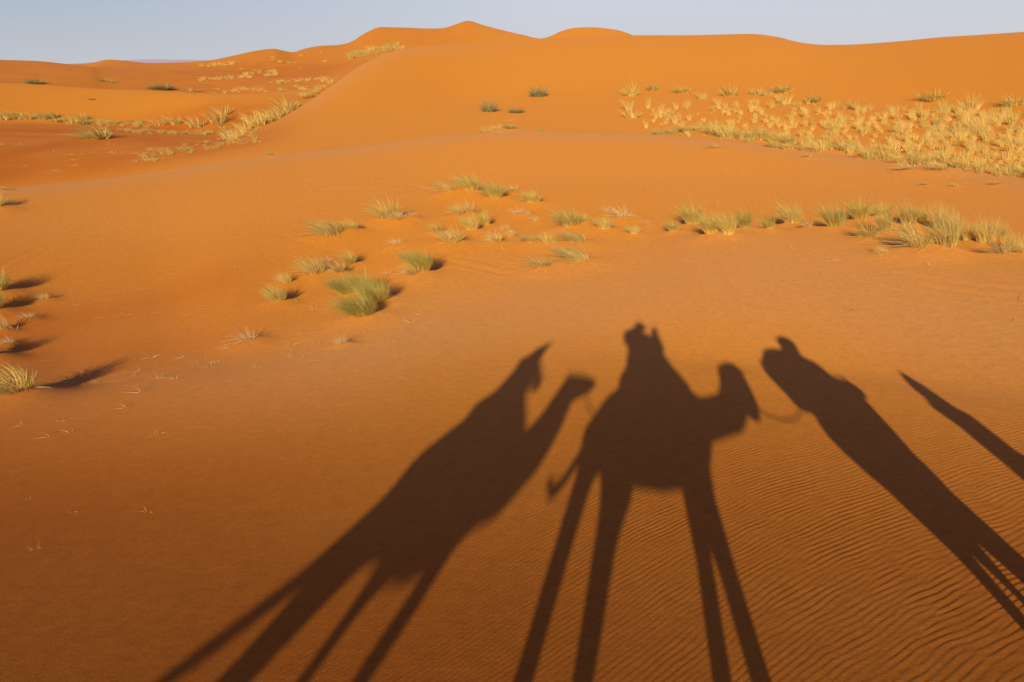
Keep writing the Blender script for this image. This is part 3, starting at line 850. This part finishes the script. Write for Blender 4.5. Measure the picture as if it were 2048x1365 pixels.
def head_bits(r, origin, poll, muzzle, w=1.0):
    """ears, eyes and halter of a camel"""
    poll, muzzle = Vector(poll), Vector(muzzle)
    ax = (muzzle - poll).normalized(); side = ax.cross(Vector((0, 0, 1))).normalized(); up = side.cross(ax)
    for s in (-1, 1):
        bm = bmesh.new(); b = poll + side * s * .075 * w + up * .06 * w - ax * .03
        capsule(bm, b, b + up * .075 + side * s * .045 - ax * .03, .026, .008)
        fused('ear', bm, FUR, origin, r, .009, 2)
        bm = bmesh.new(); e = poll + ax * .14 + side * s * .076 * w + up * .035
        capsule(bm, e, e + side * s * .004, .018, .016)
        fused('eye', bm, BLACK, origin, r, .008, 1)
    L = (muzzle - poll).length
    c = poll + ax * L * .62
    pts = [c + (side * math.cos(t) + up * math.sin(t)) * .093 * w for t in np.linspace(0, 2*math.pi, 17)]
    pts2 = [poll + ax*.02 + (side * math.cos(t) * .11 * w + up * (math.sin(t)) * .125 * w) for t in np.linspace(0, 2*math.pi, 17)]
    h = tube('halter', pts, .009, ROPE, r, origin)
    tube('halter_strap', pts2, .009, ROPE, h, origin)
    h.children[0].location = (0, 0, 0)

def finish_feet(u, q, d):
    p = P3(u, q, d); p.z = ground(p.x, p.y); return p

# --- middle camel, under the photographer
F2 = Frame(.15, 0, math.radians(45))
org = Vector((F2(.15, 0).x, F2(.15, 0).y, 0)); org.z = ground(org.x, org.y)
c2 = root('camel', org, 'middle camel of the caravan, the one the photographer rides, head held out low', 'camel', GC)
bm = bmesh.new()
chain(bm, [F2(-.28, 1.42), F2(.0, 1.42), F2(.3, 1.42), F2(.58, 1.43)], [.26, .31, .31, .28])
chain(bm, [F2(.40, 1.86), F2(.72, 1.66)], [.17, .17])
chain(bm, [F2(-.22, 1.52), F2(.1, 1.78), F2(.42, 1.62)], [.26, .24, .24])
chain(bm, [F2(.02, 1.78), F2(.16, 2.02)], [.26, .18])
chain(bm, [F2(.5, 1.45), F2(.68, 1.50)], [.30, .22])
chain(bm, [F2(.70, 1.58), F2(.95, 1.62), F2(1.18, 1.68), F2(1.29, 1.80), F2(1.35, 2.0)], [.20, .175, .175, .18, .16])
chain(bm, [F2(1.33, 2.06), F2(1.43, 2.10)], [.15, .13])
chain(bm, [F2(1.38, 2.08), F2(1.45, 1.97), F2(1.48, 1.80), F2(1.47, 1.69)], [.15, .13, .105, .085])
for k in range(5): capsule(bm, F2(1.22 + .035*k, 1.62 + .03*k), F2(1.23 + .04*k, 1.53 + .035*k), .045, .02)   # shaggy throat
def leg(bm, pts, rr, foot):
    pts = list(pts) + [foot + Vector((0, 0, .10)), foot + Vector((0, 0, .05))]
    chain(bm, pts, list(rr) + [.055, .085])
    e = Vector((CA * .1, -SA * .1, 0))
    chain(bm, [foot + Vector((0, 0, .05)), foot + e + Vector((0, 0, .045))], [.085, .08])
leg(bm, [F2(-.40, 1.35, .02), F2(-.46, 1.12, .12), F2(-.50, .86, .12), F2(-.54, .52, .12)], [.20, .095, .075, .06], finish_feet(-.62, -.1, -.62))
leg(bm, [F2(-.16, 1.35, -.10), F2(-.13, 1.10, -.14), F2(-.17, .88, -.14), F2(-.20, .52, -.14)], [.22, .16, .095, .065], finish_feet(-.26, -.1, -.50))
leg(bm, [F2(.58, 1.35, .1), F2(.58, 1.1, .14), F2(.60, .85, .14), F2(.60, .52, .14)], [.17, .095, .065, .058], finish_feet(.60, -.1, .55))
leg(bm, [F2(.64, 1.35, -.1), F2(.68, 1.1, -.14), F2(.76, .85, -.14), F2(.835, .56, -.14)], [.17, .105, .07, .06], finish_feet(.90, -.1, .52))
chain(bm, [F2(-.46, 1.42), F2(-.55, 1.24), F2(-.65, 1.09), F2(-.73, 1.02), F2(-.80, 1.08)], [.06, .04, .035, .04, .03])
body = fused('body', bm, FUR, org, c2, .024, 3)
head_bits(c2, org, F2(1.39, 2.06), F2(1.46, 1.72), 1.45)
bm = bmesh.new()
chain(bm, [F2(-.10, 1.90, .05), F2(.2, 2.10), F2(.46, 1.98, -.05), F2(.62, 1.84)], [.18, .17, .15, .13])
for s in (-1, 1):
    chain(bm, [F2(.05, 1.85, .26*s), F2(.2, 1.45, .36*s)], [.10, .06]); chain(bm, [F2(.3, 1.85, .24*s), F2(.34, 1.45, .34*s)], [.10, .06])
fused('saddle_blanket', bm, BLANKET_RED, org, c2)

# the photographer, turned left in the saddle, both hands up at the camera
ro = F2(.1, 2.1); ro.z -= .1
ph = root('person', ro, 'person in pale shirt on the middle camel, camera to the face, one hand raised', 'person')
bm = bmesh.new()
hd = P3(-.055, 2.715, -.16)
chain(bm, [P3(.10, 2.06, -.08), P3(.07, 2.26, -.10), P3(.03, 2.42, -.12)], [.25, .24, .21])
chain(bm, [P3(-.18, 2.48, -.12), P3(.20, 2.40, -.12)], [.09, .10])
chain(bm, [P3(-.0, 2.5, -.14), hd + Vector((0, -.01, -.06))], [.065, .06])
capsule(bm, hd + Vector((0, -.02, .02)), hd + Vector((0, .01, -.05)), .096, .078)
capsule(bm, hd + Vector((.02, .085, -.02)), hd + Vector((.022, .098, -.03)), .016, .014)
for s in (-1, 1):
    capsule(bm, hd + Vector((s*.094, -.02, -.01)), hd + Vector((s*.097, -.025, -.025)), .018, .012)
cam_c = Vector((0.012, -.055, -.006))
sh = [P3(-.20, 2.48, -.10), P3(.24, 2.40, -.10)]
elb = [P3(-.24, 2.58, .03), P3(.33, 2.37, -.02)]
wr = [cam_c + Vector((-.115, -.03, -.03)), P3(.25, 2.59, -.12)]
for i in (0, 1):
    chain(bm, [sh[i], elb[i], wr[i]], [.075, .055, .034])
    s = -1 if i == 0 else 1
    if i == 0:                                    # left hand round the camera
        palm = cam_c + Vector((s*.085, -.02, -.01))
        chain(bm, [wr[i], palm], [.034, .032])
        for k in range(4):
            f0 = palm + Vector((0, .028, .028 - .019*k))
            f1 = f0 + Vector((-s*.030, .018, 0)); f2 = f1 + Vector((-s*(.024 + .004*(k in (1, 2))), -.010, -.002))
            chain(bm, [palm + Vector((0, 0, .02 - .016*k)), f0, f1, f2], [.012, .0095, .009, .008])
        t0 = palm + Vector((-s*.006, -.03, -.012)); chain(bm, [palm, t0, t0 + Vector((-s*.045, -.006, .006))], [.016, .012, .010])
    else:                                         # right hand lifted, palm to the sun
        palm = wr[i] + Vector((-.008, -.005, .075))
        chain(bm, [wr[i], palm], [.038, .042]); chain(bm, [palm + Vector((-.024, 0, .01)), palm + Vector((.024, 0, .01))], [.032, .032])
        for k in range(4):
            f0 = palm + Vector((-.033 + .022*k, 0, .035)); ln = (.044, .050, .048, .038)[k]
            f1 = f0 + Vector((-.006 + .004*k, .004, ln * .55)); f2 = f1 + Vector((-.004 + .003*k, .014, ln * .5))
            chain(bm, [f0, f1, f2], [.0145, .0125, .011])
        chain(bm, [palm + Vector((-.03, 0, -.02)), palm + Vector((-.062, .006, .006)), palm + Vector((-.075, .012, .034))], [.016, .0125, .010])
legs_ph = [(.30, .2), (-.30, -.12)]
for s in (-1, 1):
    hip = P3(.06, 2.10, -.08 + .10*s); kn = F2(.42, 1.72 + .12, .33*s); an = F2(.40, 1.42, .38*s)
    chain(bm, [hip, kn, an, an + Vector((.10, .02, -.07))], [.12, .075, .05, .045])
fused('body', bm, SKIN, ro, ph, .011, 3)
bm = bmesh.new()
chain(bm, [P3(.10, 2.04, -.08), P3(.07, 2.26, -.10), P3(.02, 2.36, -.12)], [.30, .285, .235])
chain(bm, [P3(.22, 2.20, -.05), P3(.42, 1.98, .02)], [.20, .17])
chain(bm, [P3(-.18, 2.48, -.12), P3(.20, 2.40, -.12)], [.105, .115])
for i in (0, 1): chain(bm, [sh[i], elb[i], elb[i].lerp(wr[i], 1.1)], [.10, .085, .07])
fused('shirt', bm, CLOTH_PALE, ro, ph, .018, 4)
bm = bmesh.new()
for s in (-1, 1):
    hip = P3(.06, 2.10, -.08 + .10*s); kn = F2(.42, 1.84, .33*s); an = F2(.40, 1.46, .38*s)
    chain(bm, [hip, kn, an], [.135, .09, .068])
fused('trousers', bm, CLOTH_GREY, ro, ph, .02, 4)
bm = bmesh.new(); capsule(bm, hd + Vector((0, -.035, .03)), hd + Vector((0, -.045, -.03)), .100, .085)
capsule(bm, hd + Vector((0, -.02, .075)), hd + Vector((0, -.02, .085)), .07, .06)
fused('hair', bm, HAIR, ro, ph, .012, 2)
# camera in the hands
cm = root('camera', cam_c, 'black camera held to the face by the rider of the middle camel', 'camera')
bm = bmesh.new()
bmesh.ops.create_cube(bm, size=1, matrix=Matrix.Diagonal((.125, .045, .085, 1)))
bmesh.ops.bevel(bm, geom=bm.edges[:], offset=.008, segments=2, affect='EDGES')
me = bpy.data.meshes.new('camera_body'); bm.to_mesh(me); bm.free(); me.materials.append(BLACK)
link(bpy.data.objects.new('camera_body', me), cm)
bm = bmesh.new()
bmesh.ops.create_cone(bm, cap_ends=True, segments=28, radius1=.032, radius2=.030, depth=.026, matrix=Matrix.Translation((0, .035, 0)) @ Matrix.Rotation(math.pi/2, 4, 'X'))
me = bpy.data.meshes.new('lens'); bm.to_mesh(me); bm.free(); me.materials.append(BLACK)
link(bpy.data.objects.new('lens', me), cm)

# --- rear camel on the left, with a hooded rider
F1 = Frame(-1.75, -2.7, math.radians(50))
org = F1(-1.75, 0); org = Vector((org.x, org.y, ground(org.x, org.y)))
c1 = root('camel', org, 'rear camel, behind the middle one, carrying the hooded rider', 'camel', GC)
bm = bmesh.new()
chain(bm, [F1(-2.06, 1.02), F1(-1.88, .98), F1(-1.66, .95), F1(-1.48, 1.0)], [.26, .32, .32, .26])
chain(bm, [F1(-2.02, 1.16), F1(-1.84, 1.32), F1(-1.60, 1.20)], [.21, .22, .22])
chain(bm, [F1(-1.86, 1.3), F1(-1.78, 1.55)], [.25, .17])
chain(bm, [F1(-1.46, 1.08), F1(-1.28, 1.08), F1(-1.12, 1.22), F1(-1.03, 1.40), F1(-.99, 1.60), F1(-.95, 1.76)], [.28, .235, .20, .17, .15, .13])
chain(bm, [F1(-.95, 1.77), F1(-.84, 1.77), F1(-.73, 1.80), F1(-.665, 1.82)], [.135, .13, .10, .08])
leg(bm, [F1(-2.10, 1.0, -.05), F1(-2.18, .78, -.1), F1(-2.22, .55, -.1), F1(-2.24, .42, -.1)], [.20, .14, .11, .09], finish_feet(-2.32, 0, -3.6))
leg(bm, [F1(-2.04, 1.0, .1), F1(-2.08, .74, .14), F1(-2.14, .55, .14), F1(-2.18, .40, .14)], [.20, .13, .09, .07], finish_feet(-2.26, 0, -3.05))
leg(bm, [F1(-1.74, .95, .12), F1(-1.80, .70, .14), F1(-1.815, .55, .14), F1(-1.815, .42, .14)], [.17, .095, .055, .05], finish_feet(-1.84, 0, -2.55))
leg(bm, [F1(-1.46, .95, -.08), F1(-1.44, .78, -.14), F1(-1.44, .62, -.14), F1(-1.48, .45, -.14)], [.16, .085, .065, .06], finish_feet(-1.55, 0, -2.5))
chain(bm, [F1(-2.26, .80), F1(-2.38, .58), F1(-2.52, .44), F1(-2.62, .36), F1(-2.70, .27)], [.07, .06, .055, .048, .038])
fused('body', bm, FUR, org, c1)
head_bits(c1, org, F1(-.93, 1.78), F1(-.70, 1.82), 1.3)
bm = bmesh.new()
chain(bm, [F1(-1.96, 1.45), F1(-1.74, 1.62), F1(-1.50, 1.42)], [.16, .17, .13])
for s in (-1, 1):
    chain(bm, [F1(-1.86, 1.38, .26*s), F1(-1.8, 1.0, .36*s)], [.10, .06]); chain(bm, [F1(-1.62, 1.38, .24*s), F1(-1.6, 1.0, .34*s)], [.10, .06])
fused('saddle_blanket', bm, BLANKET_BLUE, org, c1)
ro = F1(-1.72, 1.6)
p1 = root('person', ro, 'person in a brown hooded robe riding the rear camel, hand on the saddle', 'person')
bm = bmesh.new()
chain(bm, [F1(-1.72, 1.62), F1(-1.72, 1.85), F1(-1.70, 1.98)], [.16, .15, .13])
chain(bm, [F1(-1.69, 2.0), F1(-1.665, 2.12)], [.06, .06])
hc = F1(-1.66, 2.12); fw = Vector((F1.__call__(1, 0) - F1(0, 0))); fw.z = 0; fw.normalize(); sd = Vector((fw.y, -fw.x, 0))
capsule(bm, hc + Vector((0, 0, .03)), hc + fw * .02 + Vector((0, 0, -.05)), .092, .075)
capsule(bm, hc + fw * .098 + Vector((0, 0, -.01)), hc + fw * .108 + Vector((0, 0, -.02)), .016, .013)
h1 = F1(-1.50, 1.72)
for s in (-1, 1):
    a0 = F1(-1.70, 1.97) + sd * s * .17; e0 = F1(-1.52, 1.83, .05) + sd * s * .13; w0 = h1 + sd * s * .06
    chain(bm, [a0, e0, w0], [.07, .052, .034])
    chain(bm, [w0, w0 + fw * .06], [.034, .03])
    for k in range(4):
        b0 = w0 + fw * .085 + sd * (s * .03 - s * .018 * k); chain(bm, [w0 + fw*.05, b0, b0 + fw * .022 + Vector((0, 0, -.026)), b0 + Vector((0, 0, -.045))], [.013, .010, .009, .008])
    chain(bm, [w0 + fw*.03, w0 + fw*.055 - sd*s*.04, w0 + fw*.075 - sd*s*.045 + Vector((0, 0, -.015))], [.014, .011, .009])
    hip = F1(-1.72, 1.62) + sd * s * .12; kn = F1(-1.58, 1.34) + sd * s * .32; an = F1(-1.66, 1.04) + sd * s * .36
    chain(bm, [hip, kn, an, an + fw * .14 - Vector((0, 0, .06))], [.11, .075, .05, .045])
fused('body', bm, SKIN, ro, p1, .012, 3)
bm = bmesh.new()
chain(bm, [F1(-1.76, 1.50), F1(-1.74, 1.75), F1(-1.72, 1.98)], [.25, .20, .16])
capsule(bm, F1(-1.70, 1.98) + sd * .17, F1(-1.70, 1.98) - sd * .17, .09, .09)
for s in (-1, 1):
    a0 = F1(-1.70, 1.97) + sd * s * .17; e0 = F1(-1.52, 1.83, .05) + sd * s * .13; w0 = h1 + sd * s * .06
    chain(bm, [a0, e0, e0.lerp(w0, .8)], [.075, .055, .048])
    hip = F1(-1.72, 1.62) + sd * s * .12; kn = F1(-1.58, 1.36) + sd * s * .32; an = F1(-1.65, 1.12) + sd * s * .355
    chain(bm, [hip, kn, an], [.14, .10, .085])
fused('robe', bm, CLOTH_BROWN, ro, p1, .02, 4)
bm = bmesh.new()
chain(bm, [F1(-1.715, 2.0), hc - fw * .05 + Vector((0, 0, .04)), F1(-1.63, 2.24) , F1(-1.565, 2.33)], [.13, .105, .065, .03])
fused('hood', bm, CLOTH_BROWN, ro, p1, .016, 2)

# --- pack camel in front on the right
F3 = Frame(2.6, 2.4, math.radians(66))
org = F3(2.6, 0); org = Vector((org.x, org.y, ground(org.x, org.y)))
c3 = root('camel', org, 'front camel on the right, seen nearly end-on, carrying a tall wide pack', 'camel', GC)
bm = bmesh.new()
chain(bm, [F3(2.46, 1.62), F3(2.56, 1.55), F3(2.66, 1.45), F3(2.74, 1.38)], [.27, .31, .31, .28])
chain(bm, [F3(2.50, 1.78), F3(2.52, 2.02), F3(2.55, 2.1)], [.28, .22, .16])
chain(bm, [F3(2.62, 1.72), F3(2.70, 1.66)], [.26, .26])
chain(bm, [F3(2.74, 1.45), F3(2.82, 1.45), F3(2.88, 1.62), F3(2.91, 1.82), F3(2.92, 2.02)], [.26, .18, .14, .12, .11])
chain(bm, [F3(2.92, 2.02), F3(2.98, 2.02), F3(3.04, 1.98)], [.11, .09, .065])
leg(bm, [F3(2.52, 1.5, .06), F3(2.59, 1.2, .1), F3(2.61, 1.0, .1), F3(2.615, .82, .1)], [.22, .14, .065, .052], finish_feet(2.66, 0, 2.38))
leg(bm, [F3(2.60, 1.45, 0), F3(2.72, 1.15, 0), F3(2.745, .95, 0), F3(2.76, .80, 0)], [.20, .10, .042, .038], finish_feet(2.80, 0, 2.62))
leg(bm, [F3(2.70, 1.4, 0), F3(2.86, 1.2, 0), F3(2.93, 1.0, 0), F3(2.96, .80, 0)], [.18, .12, .085, .075], finish_feet(3.0, 0, 3.2))
leg(bm, [F3(2.76, 1.4, -.1), F3(2.90, 1.3, -.2), F3(2.98, 1.05, -.25), F3(3.02, .80, -.3)], [.18, .10, .075, .06], finish_feet(3.06, 0, 3.1))
chain(bm, [F3(2.40, 1.65), F3(2.46, 1.4), F3(2.55, 1.1)], [.05, .04, .03])
fused('body', bm, FUR, org, c3)
head_bits(c3, org, F3(2.93, 2.04), F3(3.04, 1.98))
p3r = root('pack', F3(2.4, 1.9), 'bulky cloth wrapped pack with blue side bags tied over the hump of the front camel', 'pack')
po = F3(2.4, 1.9)
bm = bmesh.new()
chain(bm, [P3(2.12, 2.18, 2.2), P3(2.40, 2.28, 2.2), P3(2.66, 2.16, 2.3), P3(2.80, 2.00, 2.4)], [.22, .22, .20, .14])
chain(bm, [P3(2.06, 2.16, 2.2), P3(2.20, 1.90, 2.2), P3(2.34, 1.86, 2.2)], [.16, .17, .16])
chain(bm, [P3(2.13, 2.36, 2.2), P3(2.20, 2.38, 2.2), P3(2.40, 2.36, 2.2)], [.14, .13, .13])
chain(bm, [P3(2.48, 2.48, 2.2), P3(2.48, 2.585, 2.2), P3(2.42, 2.635, 2.2)], [.14, .13, .11])
fused('load', bm, CLOTH_BROWN, po, p3r)
for s, (u, q, d) in enumerate([(2.12, 1.88, 2.35), (2.70, 1.93, 2.5)]):
    bm = bmesh.new(); chain(bm, [P3(u, q + .16, d - .1), P3(u + .04, q - .02, d + .1)], [.10, .13])
    fused('side_bag', bm, CLOTH_BLUE, po, p3r)
for k in range(5):
    bm = bmesh.new(); b0 = P3(1.98 + .035*k, 2.30 - .10*k, 2.2); capsule(bm, b0, b0 + P3(-.06, -.03, 0) - P3(0, 0, 0), .03, .012)
    fused('tassel', bm, BLANKET_RED, po, p3r, .012, 1)

# --- guide walking ahead on the right
def hooded_walker(u, q_top, d, label, mat, lean=.0):
    top = P3(u, q_top, d)
    g = Vector((top.x + lean, top.y, 0)); g.z = ground(g.x, g.y)
    Ht = top.z - g.z
    r = root('person', g, label, 'person')
    e = Vector((CA * .7 + SA * .7, -SA * .7 + CA * .7, 0)).normalized(); s_ = Vector((e.y, -e.x, 0))
    z = Vector((0, 0, 1)); k = Ht / 1.82
    at = lambda f, h, s: g + e * f * k + z * h * k + s_ * s * k
    bm = bmesh.new()
    chain(bm, [at(0, .95, 0), at(0, 1.2, 0), at(0, 1.36, 0)], [.11, .11, .09])
    chain(bm, [at(0, 1.44, 0), at(.02, 1.56, 0)], [.06, .06])
    capsule(bm, at(.02, 1.63, 0), at(.035, 1.56, 0), .092, .075); capsule(bm, at(.12, 1.60, 0), at(.13, 1.59, 0), .016, .013)
    for s in (-1, 1):
        hip = at(0, .95, .09*s); kn = at(.18*s, .5, .09*s); an = at(.22*s - .06, .09, .07*s); an.z = ground(an.x, an.y) + .055; tip = an + e * .15; tip.z = ground(tip.x, tip.y) + .032
        chain(bm, [hip, kn, an, tip], [.09, .065, .048, .042])
        shd = at(0, 1.38, .15*s); el = at(.03 - .10*s, 1.12, .19*s); w = at(.16 - .14*s, .95, .17*s)
        chain(bm, [shd, el, w, w + e * .07 - z * .03], [.065, .05, .033, .03])
        for f in range(4):
            b = w + e * .10 - z * (.02 + .014*f) ; chain(bm, [w + e*.06 - z*.03, b, b + e*.03 - z*.02, b + e*.02 - z*.045], [.012, .010, .009, .008])
        chain(bm, [w + e*.02, w + e*.05 - s_*s*.035, w + e*.08 - s_*s*.04 - z*.01], [.013, .011, .009])
    fused('body', bm, SKIN, g, r, .012, 3)
    bm = bmesh.new()
    chain(bm, [at(0, .30, 0), at(0, .8, 0), at(0, 1.15, 0), at(0, 1.38, 0)], [.17, .16, .145, .12])
    chain(bm, [at(0, 1.38, .15), at(0, 1.38, -.15)], [.08, .08])
    for s in (-1, 1):
        shd = at(0, 1.38, .15*s); el = at(.03 - .10*s, 1.12, .19*s); w = at(.16 - .14*s, .95, .17*s)
        chain(bm, [shd, el, el.lerp(w, .8)], [.085, .075, .07])
    fused('robe', bm, mat, g, r, .022, 4)
    bm = bmesh.new()
    chain(bm, [at(-.02, 1.42, 0), at(-.02, 1.62, 0), at(-.03, 1.76, 0), at(-.06, 1.84, 0)], [.13, .105, .06, .02])
    fused('hood', bm, mat, g, r, .016, 2)
    return g
hooded_walker(3.97, 2.27, 2.5, 'person in a blue hooded robe walking ahead of the camels on the right', CLOTH_BLUE)
hooded_walker(-5.28, .30, -8.3, 'person in a pale hooded robe walking far behind the camels on the left', CLOTH_PALE)

# --- lead ropes
def rope(a, b, sag, label):
    a, b = Vector(a), Vector(b); pts = []
    for t in np.linspace(0, 1, 15):
        p = a.lerp(b, t); p.z -= sag * 4 * t * (1 - t); pts.append(p)
    o = tube('lead_rope', pts, .011, ROPE, None, a); o.location = a
    tag(o, label, 'rope', 'lead ropes between the camels')
rope(F2(1.50, 1.76), P3(2.08, 1.74, 2.1), .10, 'thin rope running from the middle camel muzzle to the pack of the front camel')
rope(F1(-.72, 1.78), F2(-.3, 1.75), .22, 'thin rope running from the rear camel muzzle to the middle camel')

# ------------------------------------------------------------------ light
world = bpy.data.worlds.new('World'); scene.world = world
world.use_nodes = True
nt = world.node_tree; nt.nodes.clear()
wo = nt.nodes.new('ShaderNodeOutputWorld'); bg = nt.nodes.new('ShaderNodeBackground'); sky = nt.nodes.new('ShaderNodeTexSky')
sky.sky_type = 'NISHITA'; sky.sun_disc = False
sky.sun_elevation = SUN_EL; sky.sun_rotation = math.pi + SUN_AZ
sky.altitude = 700; sky.air_density = 1.0; sky.dust_density = .8; sky.ozone_density = 2.5
bg.inputs['Strength'].default_value = .075
L = nt.links.new; nn = nt.nodes.new
tcw = nn('ShaderNodeTexCoord'); sep = nn('ShaderNodeSeparateXYZ'); L(tcw.outputs['Generated'], sep.inputs[0])
# pale desert dust hanging low over the horizon, bluer away from the light's far point
mrz = nn('ShaderNodeMapRange'); mrz.interpolation_type = 'SMOOTHSTEP'
mrz.inputs['From Min'].default_value = .02; mrz.inputs['From Max'].default_value = .30
mrz.inputs['To Min'].default_value = 1; mrz.inputs['To Max'].default_value = 0
L(sep.outputs['Z'], mrz.inputs['Value'])
mrx = nn('ShaderNodeMapRange'); mrx.inputs['From Min'].default_value = -.62; mrx.inputs['From Max'].default_value = .05
L(sep.outputs['X'], mrx.inputs['Value'])
mz = nn('ShaderNodeMapRange'); mz.inputs['From Min'].default_value = .0; mz.inputs['From Max'].default_value = .10
L(sep.outputs['Z'], mz.inputs['Value'])
cA = nn('ShaderNodeMix'); cA.data_type = 'RGBA'      # at the horizon
cA.inputs['A'].default_value = (.52, .54, .59, 1); cA.inputs['B'].default_value = (.63, .61, .64, 1); L(mrx.outputs[0], cA.inputs['Factor'])
cB = nn('ShaderNodeMix'); cB.data_type = 'RGBA'      # a few degrees up
cB.inputs['A'].default_value = (.33, .45, .57, 1); cB.inputs['B'].default_value = (.58, .655, .74, 1); L(mrx.outputs[0], cB.inputs['Factor'])
cC = nn('ShaderNodeMix'); cC.data_type = 'RGBA'
L(cA.outputs['Result'], cC.inputs['A']); L(cB.outputs['Result'], cC.inputs['B']); L(mz.outputs[0], cC.inputs['Factor'])
bg2 = nn('ShaderNodeBackground'); L(cC.outputs['Result'], bg2.inputs[0]); bg2.inputs['Strength'].default_value = 1.0
mxs = nn('ShaderNodeMixShader'); L(mrz.outputs[0], mxs.inputs[0])
tn = nn('ShaderNodeMix'); tn.data_type = 'RGBA'; tn.blend_type = 'MULTIPLY'; tn.inputs['Factor'].default_value = 1
tn.inputs['B'].default_value = (1.5, 1.0, 1.45, 1)     # magenta tint added to the upper sky to colour the shadow fill
L(sky.outputs[0], tn.inputs['A']); L(tn.outputs['Result'], bg.inputs[0]); L(bg.outputs[0], mxs.inputs[1]); L(bg2.outputs[0], mxs.inputs[2]); L(mxs.outputs[0], wo.inputs[0])

sun = bpy.data.lights.new('sun', 'SUN'); sun.energy = 3.75; sun.angle = math.radians(.55); sun.color = (1.0, .84, .62)
so = bpy.data.objects.new('sun', sun); COL.objects.link(so)
so.rotation_euler = Vector((SA * math.cos(SUN_EL), CA * math.cos(SUN_EL), -math.sin(SUN_EL))).to_track_quat('-Z', 'Y').to_euler()
so.location = (-20, -40, 30)

cam = bpy.data.cameras.new('camera_view'); co = bpy.data.objects.new('camera_view', cam); COL.objects.link(co)
cam.sensor_fit = 'HORIZONTAL'; cam.sensor_width = 36; cam.lens = 36 * FPX / W0
cam.clip_start = .02; cam.clip_end = 30000
co.location = (0, 0, 0); co.rotation_euler = (math.pi / 2 - PITCH, 0, 0)
scene.camera = co
scene.render.engine = 'CYCLES'
scene.cycles.max_bounces = 5
scene.view_settings.view_transform = 'Standard'; scene.view_settings.look = 'None'
scene.view_settings.exposure = 0.0; scene.view_settings.gamma = 1.0
